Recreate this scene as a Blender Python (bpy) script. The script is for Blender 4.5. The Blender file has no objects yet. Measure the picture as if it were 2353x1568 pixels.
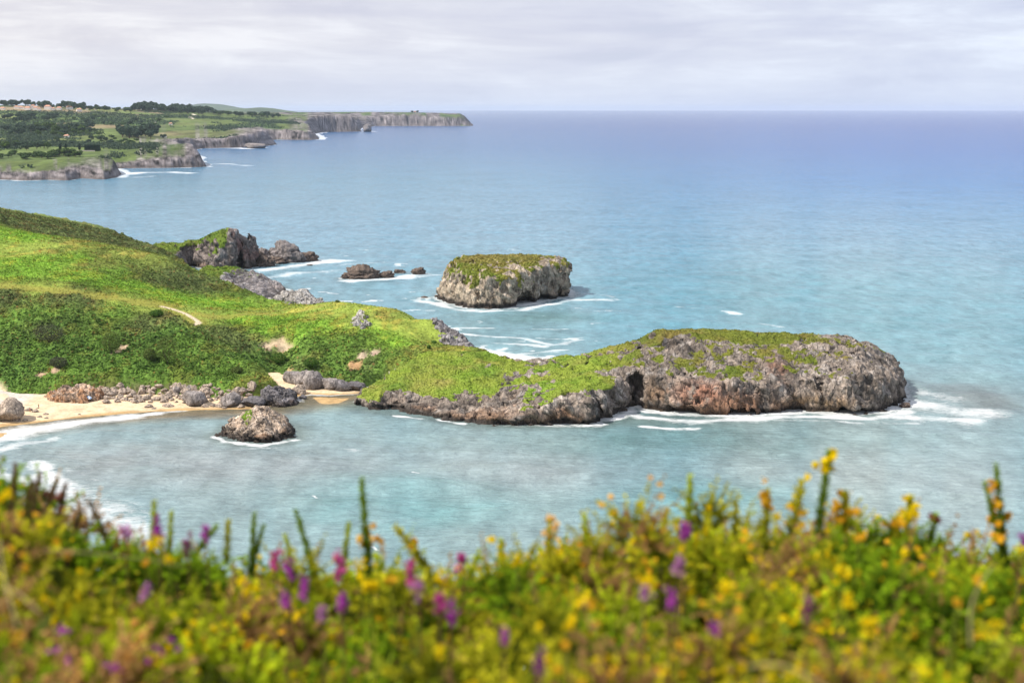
import bpy, bmesh, math, random
import numpy as np
from mathutils import Vector

# ------------------------------------------------------------------ camera, light, exposure
PITCH = math.atan(534 / 3266.7)
CAMZ = 110.0
scene = bpy.context.scene
COL = scene.collection
cam_d = bpy.data.cameras.new("camera")
cam_d.lens = 50; cam_d.sensor_width = 36
cam_d.clip_start = 0.05; cam_d.clip_end = 500000
cam_d.dof.use_dof = True; cam_d.dof.focus_distance = 520; cam_d.dof.aperture_fstop = 5.2
cam = bpy.data.objects.new("camera", cam_d); COL.objects.link(cam)
cam.location = (0, 0, CAMZ); cam.rotation_euler = (math.pi / 2 - PITCH, 0, 0)
scene.camera = cam

SUN_EL, SUN_AZ = math.radians(50), math.radians(104)      # azimuth measured to the left of the view
S = Vector((-math.sin(SUN_AZ) * math.cos(SUN_EL), math.cos(SUN_AZ) * math.cos(SUN_EL), math.sin(SUN_EL)))
sun_d = bpy.data.lights.new("sun", 'SUN'); sun_d.energy = 4.2; sun_d.angle = math.radians(1.5)
sun_d.color = (1.0, 0.93, 0.83)
sun = bpy.data.objects.new("sun", sun_d); COL.objects.link(sun)
sun.rotation_euler = S.to_track_quat('Z', 'Y').to_euler()

scene.view_settings.view_transform = 'Standard'; scene.view_settings.look = 'None'
scene.view_settings.exposure = 0.52; scene.view_settings.gamma = 1
scene.render.engine = 'CYCLES'
cy = scene.cycles
cy.max_bounces = 5; cy.diffuse_bounces = 2; cy.glossy_bounces = 2; cy.transmission_bounces = 3
cy.volume_bounces = 1; cy.use_denoising = True; cy.caustics_reflective = False; cy.caustics_refractive = False


class NT:
    """small node-tree writer"""
    def __init__(s, nt):
        s.nt = nt; s.nt.nodes.clear()
    def n(s, t, **kw):
        nd = s.nt.nodes.new(t)
        for k, v in kw.items():
            if k.startswith('i_'):
                nd.inputs[k[2:].replace('_', ' ')].default_value = v
            else:
                setattr(nd, k, v)
        return nd
    def l(s, a, b):
        s.nt.links.new(a, b)
    def math(s, op, a, b=None, c=None, clamp=False):
        nd = s.nt.nodes.new('ShaderNodeMath'); nd.operation = op; nd.use_clamp = clamp
        for i, v in enumerate((a, b, c)):
            if v is None: continue
            if hasattr(v, 'is_output'): s.l(v, nd.inputs[i])
            else: nd.inputs[i].default_value = v
        return nd.outputs[0]
    def mix(s, f, a, b, mode='MIX'):
        nd = s.nt.nodes.new('ShaderNodeMix'); nd.data_type = 'RGBA'; nd.blend_type = mode
        for i, v in ((0, f), (6, a), (7, b)):
            if hasattr(v, 'is_output'): s.l(v, nd.inputs[i])
            elif i == 0: nd.inputs[0].default_value = v
            else: nd.inputs[i].default_value = (*v, 1)
        return nd.outputs[2]
    def ramp(s, f, stops):
        nd = s.nt.nodes.new('ShaderNodeValToRGB'); e = nd.color_ramp.elements
        while len(e) < len(stops): e.new(0.5)
        for el, (p, c) in zip(e, stops):
            el.position = p; el.color = (c, c, c, 1) if isinstance(c, (int, float)) else (*c, 1)
        s.l(f, nd.inputs[0]); return nd.outputs[0]
    def noise(s, vec, scale, detail=4, rough=0.55, sc=None, rot=None, dist=0.0):
        if sc or rot:
            m = s.nt.nodes.new('ShaderNodeMapping')
            if sc: m.inputs['Scale'].default_value = sc
            if rot: m.inputs['Rotation'].default_value = rot
            s.l(vec, m.inputs[0]); vec = m.outputs[0]
        nd = s.nt.nodes.new('ShaderNodeTexNoise')
        nd.inputs['Scale'].default_value = scale; nd.inputs['Detail'].default_value = detail
        nd.inputs['Roughness'].default_value = rough; nd.inputs['Distortion'].default_value = dist
        s.l(vec, nd.inputs['Vector']); return nd.outputs['Fac']


world = bpy.data.worlds.new("World"); scene.world = world; world.use_nodes = True
w = NT(world.node_tree)
sky = w.n('ShaderNodeTexSky'); sky.sky_type = 'NISHITA'; sky.sun_disc = False
sky.sun_elevation = SUN_EL; sky.sun_rotation = math.radians(360) - SUN_AZ
sky.air_density = 1.0; sky.dust_density = 1.5; sky.altitude = 100
bg1 = w.n('ShaderNodeBackground', i_Strength=0.09); w.l(sky.outputs[0], bg1.inputs[0])
tc = w.n('ShaderNodeTexCoord'); gen = tc.outputs['Generated']
sep = w.n('ShaderNodeSeparateXYZ'); w.l(gen, sep.inputs[0]); gx, gy, gz = sep.outputs
# cloud deck: long flat banks low over the sea, soft billows inside them
c1 = w.noise(gen, 2.4, 8, 0.6, sc=(1, 1, 8), dist=0.45)
c2 = w.noise(gen, 8.0, 8, 0.66, sc=(1, 1, 4.5), dist=0.7)
c3 = w.noise(gen, 1.5, 6, 0.6, sc=(1, 1, 18), dist=.3)
cl = w.math('ADD', w.math('MULTIPLY', c1, 0.50), w.math('ADD', w.math('MULTIPLY', c2, 0.25), w.math('MULTIPLY', c3, 0.33)))
cloud_col = w.ramp(cl, [(0.40, (0.47, 0.505, 0.605)), (0.49, (0.515, 0.53, 0.62)), (0.56, (0.585, 0.60, 0.665)), (0.63, (0.70, 0.72, 0.765))])
warm = w.ramp(w.math('ADD', w.math('MULTIPLY', gx, 1.1), 0.5), [(0.1, (1.03, 0.985, 0.95)), (0.85, (0.95, 1.0, 1.07))])
cloud_col = w.mix(1.0, cloud_col, warm, 'MULTIPLY')
low = w.ramp(w.math('MULTIPLY', w.math('ABSOLUTE', gz), 10), [(0.0, 1.0), (0.45, 0.0)])
cloud_col = w.mix(w.math('MULTIPLY', low, 0.5), cloud_col, (0.56, 0.63, 0.76))
bg2 = w.n('ShaderNodeBackground', i_Strength=0.92); w.l(cloud_col, bg2.inputs[0])
cover = w.ramp(cl, [(0.36, 0.86), (0.52, 0.97)])
mx = w.n('ShaderNodeMixShader'); w.l(cover, mx.inputs[0]); w.l(bg1.outputs[0], mx.inputs[1]); w.l(bg2.outputs[0], mx.inputs[2])
wo = w.n('ShaderNodeOutputWorld'); w.l(mx.outputs[0], wo.inputs[0])

# ------------------------------------------------------------------ where a sight line meets the place
CP, SP = math.cos(PITCH), math.sin(PITCH)
def ray(X, Y):
    cx = (X - 1176) / 3266.7; c = (784 - Y) / 3266.7
    return cx, CP + c * SP, -SP + c * CP
def G(X, Y, z=0.0):
    a, b, c = ray(X, Y); t = (z - CAMZ) / c
    return (a * t, b * t, z)
def D(X, Y, d):
    a, b, c = ray(X, Y); t = d / b
    return (a * t, d, CAMZ + c * t)
def XD(X, d):                       # ground position under picture column X at distance d
    return ((X - 1176) / 3266.7 * d * 1.012, d)

# ------------------------------------------------------------------ numpy noise
rng = np.random.default_rng(7); random.seed(7)
_T = (rng.random(64 ** 3).astype(np.float32) * 2 - 1)
def vn(x, y, z):
    xi = np.floor(x); yi = np.floor(y); zi = np.floor(z)
    fx = (x - xi).astype(np.float32); fy = (y - yi).astype(np.float32); fz = (z - zi).astype(np.float32)
    fx = fx * fx * fx * (fx * (fx * 6 - 15) + 10); fy = fy * fy * fy * (fy * (fy * 6 - 15) + 10); fz = fz * fz * fz * (fz * (fz * 6 - 15) + 10)
    x0 = xi.astype(np.int64) & 63; y0 = yi.astype(np.int64) & 63; z0 = zi.astype(np.int64) & 63
    x1 = (x0 + 1) & 63; y1 = ((y0 + 1) & 63) * 64; z1 = ((z0 + 1) & 63); y0 = y0 * 64
    x0 = x0 * 4096; x1 = x1 * 4096
    def g(a, b, c): return _T[a + b + c]
    a = g(x0, y0, z0) * (1 - fx) + g(x1, y0, z0) * fx
    b = g(x0, y1, z0) * (1 - fx) + g(x1, y1, z0) * fx
    c = g(x0, y0, z1) * (1 - fx) + g(x1, y0, z1) * fx
    d = g(x0, y1, z1) * (1 - fx) + g(x1, y1, z1) * fx
    return (a * (1 - fy) + b * fy) * (1 - fz) + (c * (1 - fy) + d * fy) * fz
def fbm(x, y, z, o=4, gain=0.5, ridged=False):
    s = 0; a = 1.0; n = 0
    for i in range(o):
        v = vn(x + 13.7 * i, y + 7.3 * i, z + 3.1 * i)
        s = s + a * ((1 - 2 * np.abs(v)) if ridged else v); n += a
        a *= gain
        x, y, z = (x * 0.8 - y * 0.6) * 2.03, (x * 0.6 + y * 0.8) * 2.03, z * 2.03
    return s / n
_J = rng.random((32 ** 3, 3)).astype(np.float32)
def worley(p):
    c = np.floor(p).astype(np.int64); f1 = np.full(len(p), 9.0, np.float32); f2 = f1.copy(); cid = np.zeros(len(p), np.int64)
    for i in (-1, 0, 1):
        for j in (-1, 0, 1):
            for k in (-1, 0, 1):
                q = c + (i, j, k)
                h = ((q[:, 0] & 31) * 32 + (q[:, 1] & 31)) * 32 + (q[:, 2] & 31)
                d = np.sqrt((((q + _J[h]) - p) ** 2).sum(1)).astype(np.float32)
                nr = d < f1
                f2 = np.where(nr, f1, np.minimum(f2, d)); cid = np.where(nr, h, cid); f1 = np.where(nr, d, f1)
    return f1, f2, _J[cid, 0]
def sstep(a, b, x):
    t = np.clip((x - a) / (b - a), 0, 1); return t * t * (3 - 2 * t)
def sdpoly(x, y, poly):
    P = np.array([p[:2] for p in poly], float); d = np.full(np.shape(x), 1e18); ins = np.zeros(np.shape(x), bool)
    for i in range(len(P)):
        ax, ay = P[i]; bx, by = P[(i + 1) % len(P)]
        ex, ey = bx - ax, by - ay; t = np.clip(((x - ax) * ex + (y - ay) * ey) / (ex * ex + ey * ey + 1e-9), 0, 1)
        d = np.minimum(d, (x - ax - t * ex) ** 2 + (y - ay - t * ey) ** 2)
        cr = (ay > y) != (by > y)
        with np.errstate(divide='ignore', invalid='ignore'):
            ins ^= cr & (x < ax + (y - ay) * ex / (ey if ey else 1e-9))
    d = np.sqrt(d); return np.where(ins, -d, d)
def dline(x, y, pts):
    P = np.array([p[:2] for p in pts], float); d = np.full(np.shape(x), 1e18)
    for i in range(len(P) - 1):
        ax, ay = P[i]; bx, by = P[i + 1]; ex, ey = bx - ax, by - ay
        t = np.clip(((x - ax) * ex + (y - ay) * ey) / (ex * ex + ey * ey + 1e-9), 0, 1)
        d = np.minimum(d, (x - ax - t * ex) ** 2 + (y - ay - t * ey) ** 2)
    return np.sqrt(d)
class RBF:
    def __init__(s, pts, c=12.0):
        P = np.asarray(pts, float); s.P = P[:, :2]; s.c = c; n = len(P)
        A = np.zeros((n + 1, n + 1)); r = s.P[:, None] - s.P[None]
        A[:n, :n] = -np.sqrt((r ** 2).sum(-1) + c * c); A[:n, n] = 1; A[n, :n] = 1
        s.w = np.linalg.lstsq(A, np.append(P[:, 2], 0), rcond=None)[0]
    def __call__(s, x, y):
        o = np.full(np.shape(x), s.w[-1])
        for (px, py), w_ in zip(s.P, s.w[:-1]):
            o = o - w_ * np.sqrt((x - px) ** 2 + (y - py) ** 2 + s.c ** 2)
        return o

# ------------------------------------------------------------------ mesh helpers
def mesh(name, v, f, smooth=True):
    """v (N,3); f (M,3|4) array, or a list of such arrays"""
    fs = f if isinstance(f, list) else [f]
    fs = [np.asarray(a, np.int32) for a in fs if len(a)]
    me = bpy.data.meshes.new(name); v = np.asarray(v, np.float32)
    me.vertices.add(len(v)); me.vertices.foreach_set('co', v.ravel())
    lv = np.concatenate([a.ravel() for a in fs]); tot = np.concatenate([np.full(len(a), a.shape[1], np.int32) for a in fs])
    me.loops.add(len(lv)); me.loops.foreach_set('vertex_index', lv)
    me.polygons.add(len(tot)); st = np.zeros(len(tot), np.int32); st[1:] = np.cumsum(tot)[:-1]
    me.polygons.foreach_set('loop_start', st); me.polygons.foreach_set('loop_total', tot)
    me.polygons.foreach_set('use_smooth', np.full(len(tot), smooth, bool))
    me.update(calc_edges=True); me.validate()
    return me
def attr(me, name, c):
    c = np.asarray(c, np.float32)
    if c.ndim == 1:
        a = me.attributes.new(name, 'FLOAT', 'POINT'); a.data.foreach_set('value', c)
    else:
        if c.shape[1] == 3: c = np.concatenate([c, np.ones((len(c), 1), np.float32)], 1)
        a = me.attributes.new(name, 'FLOAT_COLOR', 'POINT'); a.data.foreach_set('color', c.ravel())
def tag(o, label=None, cat=None, group=None, kind=None):
    for k, x in (('label', label), ('category', cat), ('group', group), ('kind', kind)):
        if x: o[k] = x
    return o
def obj(name, me, mat=None, parent=None, loc=None):
    o = bpy.data.objects.new(name, me); COL.objects.link(o)
    if mat is not None and me is not None and len(me.materials) == 0: me.materials.append(mat)
    if loc is not None: o.location = loc
    if parent: o.parent = parent
    return o
def empty(name, loc, rz=0.0):
    o = bpy.data.objects.new(name, None); COL.objects.link(o); o.location = loc; o.rotation_euler.z = rz
    o.empty_display_size = 0.2; return o
def dup(root, loc, rot=None, scale=None):
    r = root.copy(); COL.objects.link(r); r.location = loc
    if rot is not None: r.rotation_euler = rot if hasattr(rot, '__len__') else (0, 0, rot)
    if scale is not None: r.scale = scale if hasattr(scale, '__len__') else (scale,) * 3
    for ch in list(root.children):
        c = ch.copy(); COL.objects.link(c); c.parent = r
        for g in ch.children:
            d = g.copy(); COL.objects.link(d); d.parent = c
    return r
def grid_faces(nx, ny):             # vertices laid out [i*ny+j]
    i, j = np.meshgrid(np.arange(nx - 1), np.arange(ny - 1), indexing='ij'); a = (i * ny + j).ravel()
    return np.stack([a, a + ny, a + ny + 1, a + 1], 1)
def vnormals(v, f):
    n = np.zeros_like(v, dtype=np.float64); p = v[f]
    fn = np.cross(p[:, 2] - p[:, 0], (p[:, 3] if f.shape[1] == 4 else p[:, 2]) - p[:, 1])
    for k in range(f.shape[1]):
        for c in range(3): n[:, c] += np.bincount(f[:, k], fn[:, c], len(v))
    return n / (np.linalg.norm(n, axis=1, keepdims=True) + 1e-9)
def surface_nets(f, org, h):
    nx, ny, nz = f.shape; s = f < 0
    c = np.zeros((nx - 1, ny - 1, nz - 1), np.int8)
    for a in (0, 1):
        for b in (0, 1):
            for d in (0, 1): c += s[a:nx - 1 + a, b:ny - 1 + b, d:nz - 1 + d]
    idx = np.argwhere((c > 0) & (c < 8)); vid = np.full(c.shape, -1, np.int32); vid[tuple(idx.T)] = np.arange(len(idx))
    cor = np.array([(a, b, d) for a in (0, 1) for b in (0, 1) for d in (0, 1)])
    val = np.stack([f[tuple((idx + o).T)] for o in cor], 1)
    pos = np.zeros((len(idx), 3)); cnt = np.zeros(len(idx))
    for a in range(8):
        for b in range(a + 1, 8):
            if np.abs(cor[a] - cor[b]).sum() != 1: continue
            m = (val[:, a] < 0) != (val[:, b] < 0); t = val[:, a] / (val[:, a] - val[:, b] + 1e-12)
            p = cor[a] + t[:, None] * (cor[b] - cor[a]); pos[m] += p[m]; cnt[m] += 1
    v = (idx + pos / cnt[:, None]) * h + np.asarray(org)
    F = []
    def quads(m, off, cells):
        e = np.argwhere(m) + off; fl = s[tuple(e.T)]
        q = np.stack([vid[tuple((e + k).T)] for k in cells], 1)
        F.append(np.where(fl[:, None], q, q[:, ::-1]))
    quads(s[:-1, 1:-1, 1:-1] != s[1:, 1:-1, 1:-1], (0, 1, 1), [(0, -1, -1), (0, 0, -1), (0, 0, 0), (0, -1, 0)])
    quads(s[1:-1, :-1, 1:-1] != s[1:-1, 1:, 1:-1], (1, 0, 1), [(-1, 0, -1), (-1, 0, 0), (0, 0, 0), (0, 0, -1)])
    quads(s[1:-1, 1:-1, :-1] != s[1:-1, 1:-1, 1:], (1, 1, 0), [(-1, -1, 0), (0, -1, 0), (0, 0, 0), (-1, 0, 0)])
    return v, np.concatenate(F)
def cards(pos, nrm, size, col, flat=0.5, n=1, spread=0.0, seed=1, aspect=1.6):
    """many small leaf-clump faces standing round pos; returns v, f, c"""
    r = np.random.default_rng(seed); pos = np.repeat(pos, n, 0); nrm = np.repeat(nrm, n, 0); size = np.repeat(size, n); col = np.repeat(col, n, 0)
    N = len(pos); d = r.normal(size=(N, 3)); d /= np.linalg.norm(d, axis=1, keepdims=True)
    pos = pos + d * (spread * size)[:, None] * r.random((N, 1))
    nn = nrm * flat + r.normal(size=(N, 3)) * 0.6; nn /= np.linalg.norm(nn, axis=1, keepdims=True)
    a = np.cross(nn, r.normal(size=(N, 3))); a /= np.linalg.norm(a, axis=1, keepdims=True) + 1e-9; b = np.cross(nn, a)
    s = size[:, None] * r.uniform(0.6, 1.2, (N, 1)); a = a * s * 0.5 * aspect; b = b * s * 0.5
    k = r.uniform(-0.4, 0.4, (N, 1))
    v = np.stack([pos - a, pos - b + a * k, pos + a + nn * s * 0.15, pos + b + a * k], 1).reshape(-1, 3)
    f = np.arange(N * 4).reshape(N, 4)
    c = np.repeat(col * r.uniform(0.78, 1.25, (N, 1)), 4, 0)
    return v, f, c

# ------------------------------------------------------------------ materials
def new_mat(name):
    m = bpy.data.materials.new(name); m.use_nodes = True; t = NT(m.node_tree)
    out = t.n('ShaderNodeOutputMaterial'); b = t.n('ShaderNodeBsdfPrincipled'); t.l(b.outputs[0], out.inputs[0])
    return m, t, b
def attr_node(t, name, color=True):
    a = t.n('ShaderNodeAttribute'); a.attribute_name = name
    return a.outputs['Color'] if color else a.outputs['Fac']
def mat_rock(name, fine=1.0, bump=0.5):
    m, t, b = new_mat(name); geo = t.n('ShaderNodeNewGeometry'); P = geo.outputs['Position']
    n1 = t.noise(P, 0.42 * fine, 8, 0.66, sc=(1.5, 1.2, 0.4), rot=(0.35, 0.6, 0.2), dist=0.5)
    n2 = t.noise(P, 1.7 * fine, 5, 0.65, sc=(1.4, 1, 0.5), rot=(0.3, 0.5, 0))
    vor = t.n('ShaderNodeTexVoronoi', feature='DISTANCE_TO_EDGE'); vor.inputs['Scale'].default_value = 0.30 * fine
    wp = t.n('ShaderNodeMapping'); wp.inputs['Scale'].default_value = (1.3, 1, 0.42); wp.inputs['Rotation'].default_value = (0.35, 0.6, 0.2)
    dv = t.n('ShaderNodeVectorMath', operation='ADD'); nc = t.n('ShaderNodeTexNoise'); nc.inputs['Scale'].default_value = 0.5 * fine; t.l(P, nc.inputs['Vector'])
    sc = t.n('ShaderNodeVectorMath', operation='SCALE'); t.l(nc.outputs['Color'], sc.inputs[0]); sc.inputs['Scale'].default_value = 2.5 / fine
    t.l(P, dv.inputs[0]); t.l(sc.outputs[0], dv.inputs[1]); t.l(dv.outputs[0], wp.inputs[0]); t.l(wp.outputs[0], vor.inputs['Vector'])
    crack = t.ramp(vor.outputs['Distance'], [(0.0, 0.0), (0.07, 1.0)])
    tone = t.ramp(n1, [(0.3, 0.42), (0.46, 0.85), (0.55, 1.05), (0.72, 1.6)])
    base = t.mix(1.0, attr_node(t, 'col'), tone, 'MULTIPLY')
    spk = t.ramp(n2, [(0.35, 0.65), (0.62, 1.25)]); base = t.mix(1.0, base, spk, 'MULTIPLY')
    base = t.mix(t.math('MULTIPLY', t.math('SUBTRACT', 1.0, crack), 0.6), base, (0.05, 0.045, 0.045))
    veg = attr_node(t, 'veg'); vs = t.n('ShaderNodeSeparateColor'); t.l(veg, vs.inputs[0])
    vm = t.ramp(t.math('ADD', attr_node(t, 'vegm', False), t.math('MULTIPLY', t.math('SUBTRACT', n1, 0.5), 0.9)), [(0.44, 0.0), (0.56, 1.0)])
    vt = t.mix(1.0, veg, t.ramp(n2, [(0.3, 0.7), (0.7, 1.3)]), 'MULTIPLY')
    col = t.mix(vm, base, vt); t.l(col, b.inputs['Base Color'])
    b.inputs['Roughness'].default_value = 0.92; b.inputs['Specular IOR Level'].default_value = 0.2
    hgt = t.math('ADD', t.math('MULTIPLY', n1, 0.9), t.math('ADD', t.math('MULTIPLY', n2, 0.25), t.math('MULTIPLY', crack, 0.5)))
    bp = t.n('ShaderNodeBump', i_Strength=bump, i_Distance=2.6 / fine); t.l(hgt, bp.inputs['Height']); t.l(bp.outputs[0], b.inputs['Normal'])
    return m
def mat_leaf(name, trans=0.25, rough=0.7):
    m, t, b = new_mat(name); c = attr_node(t, 'col'); t.l(c, b.inputs['Base Color'])
    b.inputs['Roughness'].default_value = rough; b.inputs['Specular IOR Level'].default_value = 0.07
    tr = t.n('ShaderNodeBsdfTranslucent'); t.l(c, tr.inputs[0]); mxs = t.n('ShaderNodeMixShader'); mxs.inputs[0].default_value = trans
    out = [n for n in t.nt.nodes if n.type == 'OUTPUT_MATERIAL'][0]
    t.l(b.outputs[0], mxs.inputs[1]); t.l(tr.outputs[0], mxs.inputs[2]); t.l(mxs.outputs[0], out.inputs[0])
    return m
def mat_ground(name, fine=1.0, bump=0.4):
    m, t, b = new_mat(name); geo = t.n('ShaderNodeNewGeometry'); P = geo.outputs['Position']
    n1 = t.noise(P, 0.35 * fine, 6, 0.65); n2 = t.noise(P, 1.7 * fine, 4, 0.6)
    c = t.mix(1.0, attr_node(t, 'col'), t.ramp(n1, [(0.3, 0.72), (0.7, 1.28)]), 'MULTIPLY')
    c = t.mix(1.0, c, t.ramp(n2, [(0.3, 0.8), (0.7, 1.22)]), 'MULTIPLY'); t.l(c, b.inputs['Base Color'])
    b.inputs['Roughness'].default_value = 0.95; b.inputs['Specular IOR Level'].default_value = 0.1
    bp = t.n('ShaderNodeBump', i_Strength=bump, i_Distance=0.8 / fine); t.l(t.math('ADD', n1, n2), bp.inputs['Height']); t.l(bp.outputs[0], b.inputs['Normal'])
    return m
def mat_flat(name, col, rough=0.8, var=0.25, scale=3.0):
    m, t, b = new_mat(name); geo = t.n('ShaderNodeNewGeometry')
    n = t.noise(geo.outputs['Position'], scale, 4, 0.6)
    t.l(t.mix(1.0, col, t.ramp(n, [(0.3, 1 - var), (0.7, 1 + var)]), 'MULTIPLY'), b.inputs['Base Color'])
    b.inputs['Roughness'].default_value = rough; b.inputs['Specular IOR Level'].default_value = 0.2
    return m
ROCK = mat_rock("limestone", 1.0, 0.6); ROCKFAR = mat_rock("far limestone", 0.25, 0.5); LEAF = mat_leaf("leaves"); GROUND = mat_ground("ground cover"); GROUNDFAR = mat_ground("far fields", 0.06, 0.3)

# ------------------------------------------------------------------ rock masses
def smax(a, b, k): return 0.5 * (a + b + np.sqrt((a - b) ** 2 + k * k))
def rock_mass(poly, top, vox, zmax, batter=0.25, amp=2.2, scale=9.0, tamp=0.8, tscale=7.0, caves=(), notch=1.2, k=2.0, zmin=-2.5, seed=0.0, fine=(0.7, 0.6), steps=0.0, joint=3.4):
    P = np.asarray([p[:2] for p in poly]); lo = P.min(0) - 6 - amp; hi = P.max(0) + 6 + amp
    xs = np.arange(lo[0], hi[0], vox); ys = np.arange(lo[1], hi[1], vox); zs = np.arange(zmin, zmax, vox)
    X, Y = np.meshgrid(xs, ys, indexing='ij'); sd = sdpoly(X, Y, poly).astype(np.float32); tp = top(X, Y).astype(np.float32)
    tp = tp + tamp * (1.6 * fbm(X / tscale, Y / tscale, np.full_like(X, seed), 4, 0.6, True) - 0.85)
    Z = zs[None, None, :].astype(np.float32)
    side = sd[:, :, None] + (batter(X)[:, :, None] if callable(batter) else batter) * Z + notch * np.exp(-((Z - 0.7) / 1.1) ** 2)
    f = smax(Z - tp[:, :, None], side, k)
    m = np.abs(f) < (amp * 1.6 + 2.5); ii = np.argwhere(m)
    px = xs[ii[:, 0]]; py = ys[ii[:, 1]]; pz = zs[ii[:, 2]]
    top_f = sstep(0.0, 3.0, (tp[ii[:, 0], ii[:, 1]] - pz))
    nz = fbm(px / scale, py / scale, pz / (scale * 2.6) + seed, 3, 0.5) + 0.55 * fbm(px / (scale * .33), py / (scale * .33), pz / (scale * 0.8) + seed, 2, 0.5, True)
    if steps: nz = nz + steps * fbm(px / 30, py / 30, pz / 2.2 + seed, 2, 0.5)
    q_ = px * .92 + pz * .42 + 7 * fbm(px / 22, py / 22, pz / 22 + seed, 3); jt = np.exp(-(np.sin(q_ / joint) / .16) ** 2) * sstep(-.25, .3, fbm(px / 18, py / 18, pz / 9 + seed + 3, 2))
    nz = nz + .75 * jt
    f[m] += amp * nz * (0.25 + 0.75 * top_f)
    XX, YY, ZZ = xs[:, None, None], ys[None, :, None], zs[None, None, :]
    for (cx, cy_, cz, rx, ry, rz) in caves:
        g = (np.sqrt(((XX - cx) / rx) ** 2 + ((YY - cy_) / ry) ** 2 + ((ZZ - cz) / rz) ** 2) - 1) * min(rx, ry, rz)
        mm = g < 2; i2 = np.argwhere(mm); g[mm] += 0.9 * fbm(xs[i2[:, 0]] / 3, ys[i2[:, 1]] / 3, zs[i2[:, 2]] / 3, 2)
        f = np.maximum(f, -g)
    f[0] = f[-1] = 5; f[:, 0] = f[:, -1] = 5; f[:, :, -1] = 5
    v, F = surface_nets(f, (lo[0], lo[1], zs[0]), vox); n = vnormals(v, F)
    return v, F, n
def rock_color(v, n, tint=(0.33, 0.315, 0.32), tide=1.6, rust=0.4, dark=0.35, seed=0.0, sc=1.0, rust_top=7.0):
    x, y, z = v.T; a = fbm(x / (6 * sc), y / (6 * sc), z / (9 * sc) + seed, 4); b = fbm(x / (17 * sc), y / (17 * sc), z / (12 * sc) + seed + 9, 3)
    bed = fbm((.8 * x - .6 * z) / (16 * sc), y / (11 * sc), (.6 * x + .8 * z) / (1.3 * sc) + seed, 3, .6)
    c = np.array(tint)[None] * np.clip(1 + dark * 1.4 * a + dark * b + .5 * bed, .25, 2)[:, None]
    lig = sstep(0.12, 0.4, fbm(x / (3 * sc), y / (3 * sc), z / (7 * sc) + seed + 21, 3)); c += lig[:, None] * 0.12
    rm = rust * sstep(0.0, 0.3, b + 0.3 * a) * sstep(rust_top, 1.5, z + 3 * a) ; c = c * (1 - rm[:, None]) + rm[:, None] * np.array((0.30, 0.155, 0.075))
    tm = sstep(tide + 1.2, tide - 0.6, z + 1.8 * a); c = c * (1 - tm[:, None]) + tm[:, None] * np.array((0.055, 0.045, 0.038))
    return np.clip(c, 0.01, 0.8)
def rough_up(v, n, keep, a1=0.7, a2=0.5, s1=4.0, s2=3.0, seed=0.0):
    """limestone surface: ridges and joint cracks, left off where 'keep' (grass) is 1"""
    x, y, z = v.T; u_ = .8 * x - .6 * z; w_ = (.6 * x + .8 * z); u_ = u_ * .36; x, z = u_, w_      # beds dip steeply to one side
    r = fbm(x / s1, y / s1, z / s1 + seed, 4, 0.55, True)
    f1, f2, cell = worley(np.stack([x / s2 + 0.35 * r, y / s2, z / s2 + seed], 1))
    d = a1 * 1.5 * (np.sign(r - .35) * np.abs(r - .35) ** .8) + a2 * 1.5 * (cell - 0.5) - a2 * np.exp(-((f2 - f1) / 0.12) ** 2) * 1.1
    return v + n * (d * (1 - 0.8 * keep))[:, None]
GREENS = np.array([(0.135, 0.245, 0.022), (0.20, 0.27, 0.035), (0.075, 0.165, 0.02), (0.24, 0.235, 0.06)])
def veg_color(v, seed=0.0, w=(1, 1, 1, 1), sc=9.0):
    x, y, z = v.T; out = 0; tot = 0
    for i, (g, k) in enumerate(zip(GREENS, w)):
        q = k * np.exp(3.5 * fbm(x / sc, y / sc, z * 0 + seed + 5.3 * i, 3))[:, None]; out = out + q * g; tot = tot + q
    return out / tot
def finish_rock(name, v, F, n, vegm, vegc, col, origin, label, cat, mat=None, tufts=0, tuft_size=0.6, group=None, tseed=3, kind=None, tuft_name='grass_cover'):
    org = np.array(origin, float)
    me = mesh(name, v - org, F); attr(me, 'col', col); attr(me, 'veg', vegc); attr(me, 'vegm', vegm)
    o = obj(name, me, mat or ROCK, loc=org); tag(o, label, cat, group, kind)
    if tufts and vegm.max() > .5:
        p = v[F]; ar = np.linalg.norm(np.cross(p[:, 2] - p[:, 0], p[:, 3] - p[:, 1]), axis=1) * sstep(0.45, 0.75, vegm[F].mean(1))
        r = np.random.default_rng(tseed); fi = r.choice(len(F), tufts, p=(ar + 1e-12) / (ar + 1e-12).sum()); wgt = r.dirichlet((1, 1, 1, 1), tufts)
        pos = (p[fi] * wgt[:, :, None]).sum(1); nn = n[F[fi, 0]]; cc = vegc[F[fi, 0]]
        tv, tf, tcol = cards(pos + nn * 0.1, nn * 0.3 + (0, 0, 0.7), tuft_size * r.uniform(.5, 1.2, tufts), cc, 0.7, seed=tseed)
        tm = mesh(tuft_name, tv - org, tf, False); attr(tm, 'col', tcol); obj(tuft_name, tm, LEAF, o)
    return o

COASTS = []                                   # outlines of everything that stands in the sea
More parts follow.
